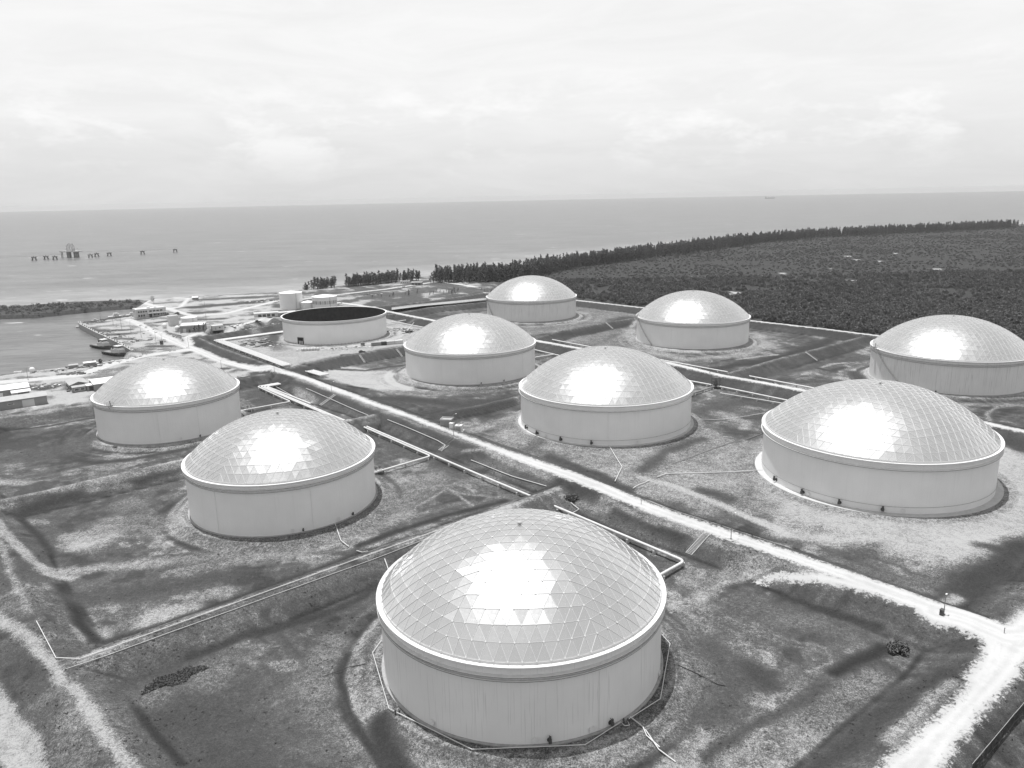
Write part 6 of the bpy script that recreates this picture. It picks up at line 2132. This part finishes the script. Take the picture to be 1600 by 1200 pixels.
def add_pine(p, parts, scale, label):
    v = random.choice(casu)
    z = hz(p.x, p.y)
    if z < SEA + .5:
        return 0
    if parts:
        root = empty('casuarina_pine', (p.x, p.y, z), random.random() * .9, label, 'tree', pine_group)
        for nm, me in (('trunk', v[0]), ('crown', v[1])):
            o = bpy.data.objects.new(nm, me)
            COL.objects.link(o)
            o.parent = root
    else:
        root = bpy.data.objects.new('casuarina_pine', v[2])
        COL.objects.link(root)
        root.location = (p.x, p.y, z)
        root.rotation_euler = (0, 0, random.random() * .9)
        tag(root, label, 'tree', pine_group)
    s = scale * random.uniform(.72, 1.15)
    root.scale = (s * random.uniform(1.1, 1.6), s * random.uniform(1.1, 1.6), s)
    return 1


LB1 = 'thin upright pine in the loose row along the beach'
LB2 = 'dark wind bent pine in the dense belt along the shore'
cnt = 0
row1 = [(-252, 944), (-232, 949), (-189, 968), (-146, 1003), (-118, 1021)]
for p in along(row1, 190, 20):
    # one gap in the row
    if abs(p.x + 213) < 4:
        continue
    cnt += add_pine(p, True, .95, LB1)
belt = [(-105, 992), (-70, 985), (-30, 985), (30, 1040), (100, 1172), (215, 1288), (359, 1440), (553, 1676), (746, 1812), (930, 1890), (1350, 2060)]
for p in along(belt[:6], 300 - cnt, 26):
    cnt += add_pine(p, False, 1.3, LB2)


# instanced masses: belt interior, scrub, spit, weeds
def mass(name, label, pts, metas, protos, kind='stuff', cat=None):
    """points carry a turn, a size and a variant; the node group puts one small plant on each"""
    me = bpy.data.meshes.new(name)
    me.from_pydata([tuple(p) for p in pts], [], [])
    for an, tp, arr in (('turn', 'FLOAT', metas[0]), ('size', 'FLOAT', metas[1]), ('variant', 'INT', metas[2])):
        a = me.attributes.new(an, tp, 'POINT')
        a.data.foreach_set('value', arr)
    o = bpy.data.objects.new(name, me)
    COL.objects.link(o)
    coll = bpy.data.collections.new(name + '_kinds')
    for pm in protos:
        q = bpy.data.objects.new('plant_kind', pm)
        coll.objects.link(q)
    ng = bpy.data.node_groups.new(name, 'GeometryNodeTree')
    ng.interface.new_socket('Geometry', in_out='INPUT', socket_type='NodeSocketGeometry')
    ng.interface.new_socket('Geometry', in_out='OUTPUT', socket_type='NodeSocketGeometry')
    nd, lk = ng.nodes, ng.links
    gi, go = nd.new('NodeGroupInput'), nd.new('NodeGroupOutput')
    ci = nd.new('GeometryNodeCollectionInfo')
    ci.inputs['Collection'].default_value = coll
    ci.inputs['Separate Children'].default_value = True
    ci.inputs['Reset Children'].default_value = True
    ip = nd.new('GeometryNodeInstanceOnPoints')
    ip.inputs['Pick Instance'].default_value = True

    def attr(nm, tp):
        n = nd.new('GeometryNodeInputNamedAttribute')
        n.data_type = tp
        n.inputs['Name'].default_value = nm
        return n.outputs['Attribute']
    cx = nd.new('ShaderNodeCombineXYZ')
    lk.new(attr('turn', 'FLOAT'), cx.inputs[2])
    lk.new(gi.outputs[0], ip.inputs['Points'])
    lk.new(ci.outputs[0], ip.inputs['Instance'])
    lk.new(attr('variant', 'INT'), ip.inputs['Instance Index'])
    lk.new(cx.outputs[0], ip.inputs['Rotation'])
    lk.new(attr('size', 'FLOAT'), ip.inputs['Scale'])
    lk.new(ip.outputs[0], go.inputs[0])
    md = o.modifiers.new('plants', 'NODES')
    md.node_group = ng
    return tag(o, label, cat, kind=kind)


def metas(n, s0, s1, k):
    return (RNG.random(n) * 6.283, RNG.uniform(s0, s1, n), RNG.integers(0, k, n))


def bush_mesh(seed, n=70, r=1.6, h=2.6, leafs=(.35, .7)):
    random.seed(seed)
    mb = MB()
    for i in range(n):
        a = random.random() * 6.283
        u = random.random() ** .5
        zz = random.random()
        rr = r * u * math.sqrt(max(.05, 1 - (zz - .35) ** 2 * 1.6)) * random.uniform(.8, 1.1)
        c = Vector((rr * math.cos(a), rr * math.sin(a), h * (.12 + .88 * zz * (1 - .35 * u * u))))
        d = Vector((math.cos(a) * u, math.sin(a) * u, random.uniform(-.1, .8)))
        s = random.uniform(*leafs)
        leaf(mb, c, d, s * 1.2, s * .5)
    o = mb.build('bush', MATS['leaf'])
    me = o.data
    bpy.data.objects.remove(o)
    return me


mangroves = [bush_mesh(500 + i, 210, 2.6 + .3 * (i % 3), 4.2 + .5 * (i % 4), (.5, 1.0)) for i in range(6)]
bushes = [bush_mesh(200 + i, 80, 1.5 + .25 * (i % 3), 2.2 + .5 * (i % 4)) for i in range(6)]
far_b = [bush_mesh(300 + i, 90, 3.0, 2.6, (.7, 1.4)) for i in range(4)]
random.seed(55)
# belt interior and far belt
bp_ = [p for p in along(belt[:6], 650, 42)] + [p for p in along([belt[5]] + belt[6:], 1900, 55)]
pa = np.array([(p.x, p.y) for p in bp_])
pz = height(pa[:, 0], pa[:, 1])
ok = pz > SEA + .25
pts = np.column_stack([pa, pz])[ok]
mass('pine_belt', 'dense belt of wind bent pines along the far shore', pts, (RNG.random(len(pts)) * .9, RNG.uniform(.9, 1.5, len(pts)), RNG.integers(0, 7, len(pts))), [c[2] for c in casu], cat='trees')


def scatter(n, x0, x1, y0, y1):
    return RNG.uniform(x0, x1, n), RNG.uniform(y0, y1, n)


SCRUB = RG[7][0]


def scrub_points(n, y0, y1, dens_scale):
    x, y = scatter(n, -60, 1900, y0, y1)
    z, bid, sd_ = height(x, y, full=True)[:3]
    ok = inside(x, y, SCRUB) & (bid < 0) & (sd_ > 12)
    # thinner open marsh in the middle distance, dense mangrove near the fence line
    near = sstep(900, 620, np.hypot(x - 150, y))
    n1_ = vnoise(x, y, 60, 31) * .6 + vnoise(x, y, 22, 32) * .4
    keepp = RNG.random(n) < np.clip(.25 + .9 * near + (n1_ - .45) * .8, .06, 1) * dens_scale
    for cx, cy, r in LAY['clear'][::2]:
        keepp &= np.hypot(x - cx, (y - cy) * .5) > r
    keepp &= line_dist(x, y, LAY['road_perimeter'], 9, width=True) > 5
    ok &= keepp
    return np.column_stack([x, y, z - .1])[ok]


p1 = scrub_points(90000, 480, 1000, 1.0)
mass('mangrove_scrub', 'dense dark mangrove scrub beyond the perimeter road', p1, metas(len(p1), .4, .95, 6), mangroves, cat='scrub')
p2 = scrub_points(120000, 1000, 2150, 1.0)
mass('marsh_scrub', 'low dark marsh scrub stretching to the shore belt', p2, metas(len(p2), .25, .65, 4), far_b, cat='scrub')
# vegetation on the harbour spit
x, y = scatter(3600, -760, -340, 700, 960)
m_ = inside(x, y, RG[10][0])
z = height(x, y)
m_ &= z > SEA + .6
q = np.column_stack([x, y, z - .1])[m_]
mass('spit_scrub', 'dark bushes covering the harbour spit', q, metas(len(q), .35, 1.1, 6), bushes, cat='scrub')
# low beach-edge bushes
sl = [(p[0], p[1]) for p in LAY['shore'][31:41]]
q = np.array([(p.x, p.y) for p in along(sl, 260, -9)])
zq = height(q[:, 0], q[:, 1])
q = np.column_stack([q, zq])[zq > SEA + 1.0]
mass('beach_bushes', 'low dark bushes along the top of the beach', q, metas(len(q), .35, .9, 6), bushes, cat='bushes')


# individual shrubs that can be told apart
def shrub(label, x, y, rx, ry, n, h=1.6, rz=0.0, group=None, s=(.6, 1.0), z=None):
    root = empty('shrub', (x, y, hz(x, y)), rz, label, 'shrub', group)
    mb = MB()
    for i in range(n):
        a, u = random.random() * 6.283, random.random() ** .5
        u *= .72 + .3 * math.sin(3 * a + rx) * math.sin(2 * a + 1.3) + .12 * math.sin(7 * a)
        c = Vector((rx * u * math.cos(a), ry * u * math.sin(a), h * random.uniform(.1, 1) * (1 - .5 * u * u)))
        for k in range(3):
            leaf(mb, c, Vector((random.gauss(0, 1), random.gauss(0, 1), random.uniform(.1, 1.2))), random.uniform(*s) * .6, random.uniform(*s) * .26)
    mb.build('foliage', MATS['leaf'], root)
    mb = MB()
    for i in range(5):
        a = random.random() * 6.283
        mb.bar((0, 0, -.2), (rx * .5 * math.cos(a), ry * .5 * math.sin(a), h * .5), .05, 4)
    mb.build('stem', MATS['bark'], root)
    return root


shrub('dark patch of low shrub in the corner of the front left compound', -81.0, 161.5, 9.5, 3.2, 2200, .6, R(38), s=(.3, .6))
shrub('bushy dark shrub at the toe of the corner road bund', 92.5, 166.5, 3.6, 2.6, 420, 1.8, R(20))
shrub('dark shrub behind the nearest dome at the bund corner', 21.0, 262.5, 3.6, 2.6, 260, 1.5)
shrub('small tree at the near harbour shore, left of a pair', -283.6, 513.0, 1.6, 1.6, 120, 3.2)
shrub('small tree at the near harbour shore, right of a pair', -280.2, 515.4, 1.6, 1.6, 120, 3.2)
shrub('round dark bush left of the office lawn path', -331.8, 741.2, 2.6, 2.6, 160, 2.6)
shrub('round dark bush on the office lawn, farther right', -323.5, 745.5, 2.6, 2.6, 160, 2.6)
shrub('lone wind bent bush at the tip of the beach', -397.5, 857.0, 3.2, 2.2, 120, 6.0)
# saplings on the strip north of the pond
for i in range(34):
    t = random.random()
    x_, y_ = -170 + 165 * t + random.gauss(0, 3), 845 + 62 * t + random.gauss(0, 6)
    v = random.choice(casu)
    o = bpy.data.objects.new('young_pine', v[2])
    COL.objects.link(o)
    o.location = (x_, y_, hz(x_, y_))
    s_ = random.uniform(.18, .42)
    o.scale = (s_ * 1.5, s_ * 1.5, s_)
    tag(o, 'young dark pine on the planted strip behind the ponded water', 'tree', 'young pines on the planted strip')
# palms / tufts by the pump house
for i, (x_, y_) in enumerate([(-264.5, 637.5), (-261.0, 638.5), (-257.3, 639.5)]):
    v = random.choice(casu)
    o = bpy.data.objects.new('garden_tree', v[2])
    COL.objects.link(o)
    o.location = (x_, y_, hz(x_, y_))
    o.scale = (.38, .38, .42 + .1 * i)
    tag(o, 'slim dark tree against the pump house front', 'tree', 'slim trees at the pump house')

# weeds and grass tufts on the near bunds and verges
def tuft_mesh(seed):
    random.seed(seed)
    mb = MB()
    for i in range(16):
        a = random.random() * 6.283
        c = Vector((random.gauss(0, .18), random.gauss(0, .18), 0))
        d = Vector((math.cos(a) * .7, math.sin(a) * .7, random.uniform(.4, 1.2)))
        leaf(mb, c, d, random.uniform(.25, .55), random.uniform(.05, .12))
    o = mb.build('tuft', MATS['weed'])
    me = o.data
    bpy.data.objects.remove(o)
    return me


tufts = [tuft_mesh(400 + i) for i in range(5)]
n_ = 170000
rr_, tt_ = RNG.uniform(110 ** .5, 420 ** .5, n_) ** 2, RNG.uniform(R(-42), R(42), n_)
x, y = rr_ * np.sin(tt_), rr_ * np.cos(tt_)
z, bid, sd_ = height(x, y, full=True)[:3]
rd_ = np.full(n_, 10.0)
for k in ROADS:
    rd_ = np.minimum(rd_, line_dist(x, y, LAY[k], 11, width=True))
tn = np.ones(n_, bool)
for k, (tx, ty, tr) in TANKS.items():
    tn &= np.hypot(x - tx, y - ty) > tr + 3.2
cl = vnoise(x, y, 6, 41) * .5 + vnoise(x, y, 2, 42) * .3 + vnoise(x, y, 25, 43) * .2
pr = np.where(bid >= 0, .16, .04) * sstep(.46, .64, cl)
ci_ = np.clip(np.searchsorted(rad, rr_), 0, nr - 1) * nt + np.clip(np.searchsorted(th, tt_), 0, nt - 1)
m_ = (cov[ci_] < .4) & (rd_ > .6) & tn & (RNG.random(n_) < pr) & (sd_ > 3)
q = np.column_stack([x, y, z - .03])[m_]
mass('grass_tufts', 'weeds and grass tufts on the bunds and compound floors', q, metas(len(q), .3, .8, 5), tufts, cat='grass')

# ------------------------------------------------------------------ thin sea haze
hb = MB()
hb.lathe([(.01, -9.0), (20950, -9.0), (20950, 112.0), (.01, 112.0)], 96, smooth=False, closed=True)
hm = bpy.data.materials.new('sea_haze')
hm.use_nodes = True
hn, hl = hm.node_tree.nodes, hm.node_tree.links
hn.clear()
ho = N(hn, 'ShaderNodeOutputMaterial')
pv = N(hn, 'ShaderNodeVolumePrincipled', inp={'Density': HAZE, 'Anisotropy': .2})
pv.inputs['Color'].default_value = (.86, .86, .86, 1)
hl.new(pv.outputs[0], ho.inputs['Volume'])
tag(hb.build('haze', hm), 'thin pale sea haze', kind='stuff')
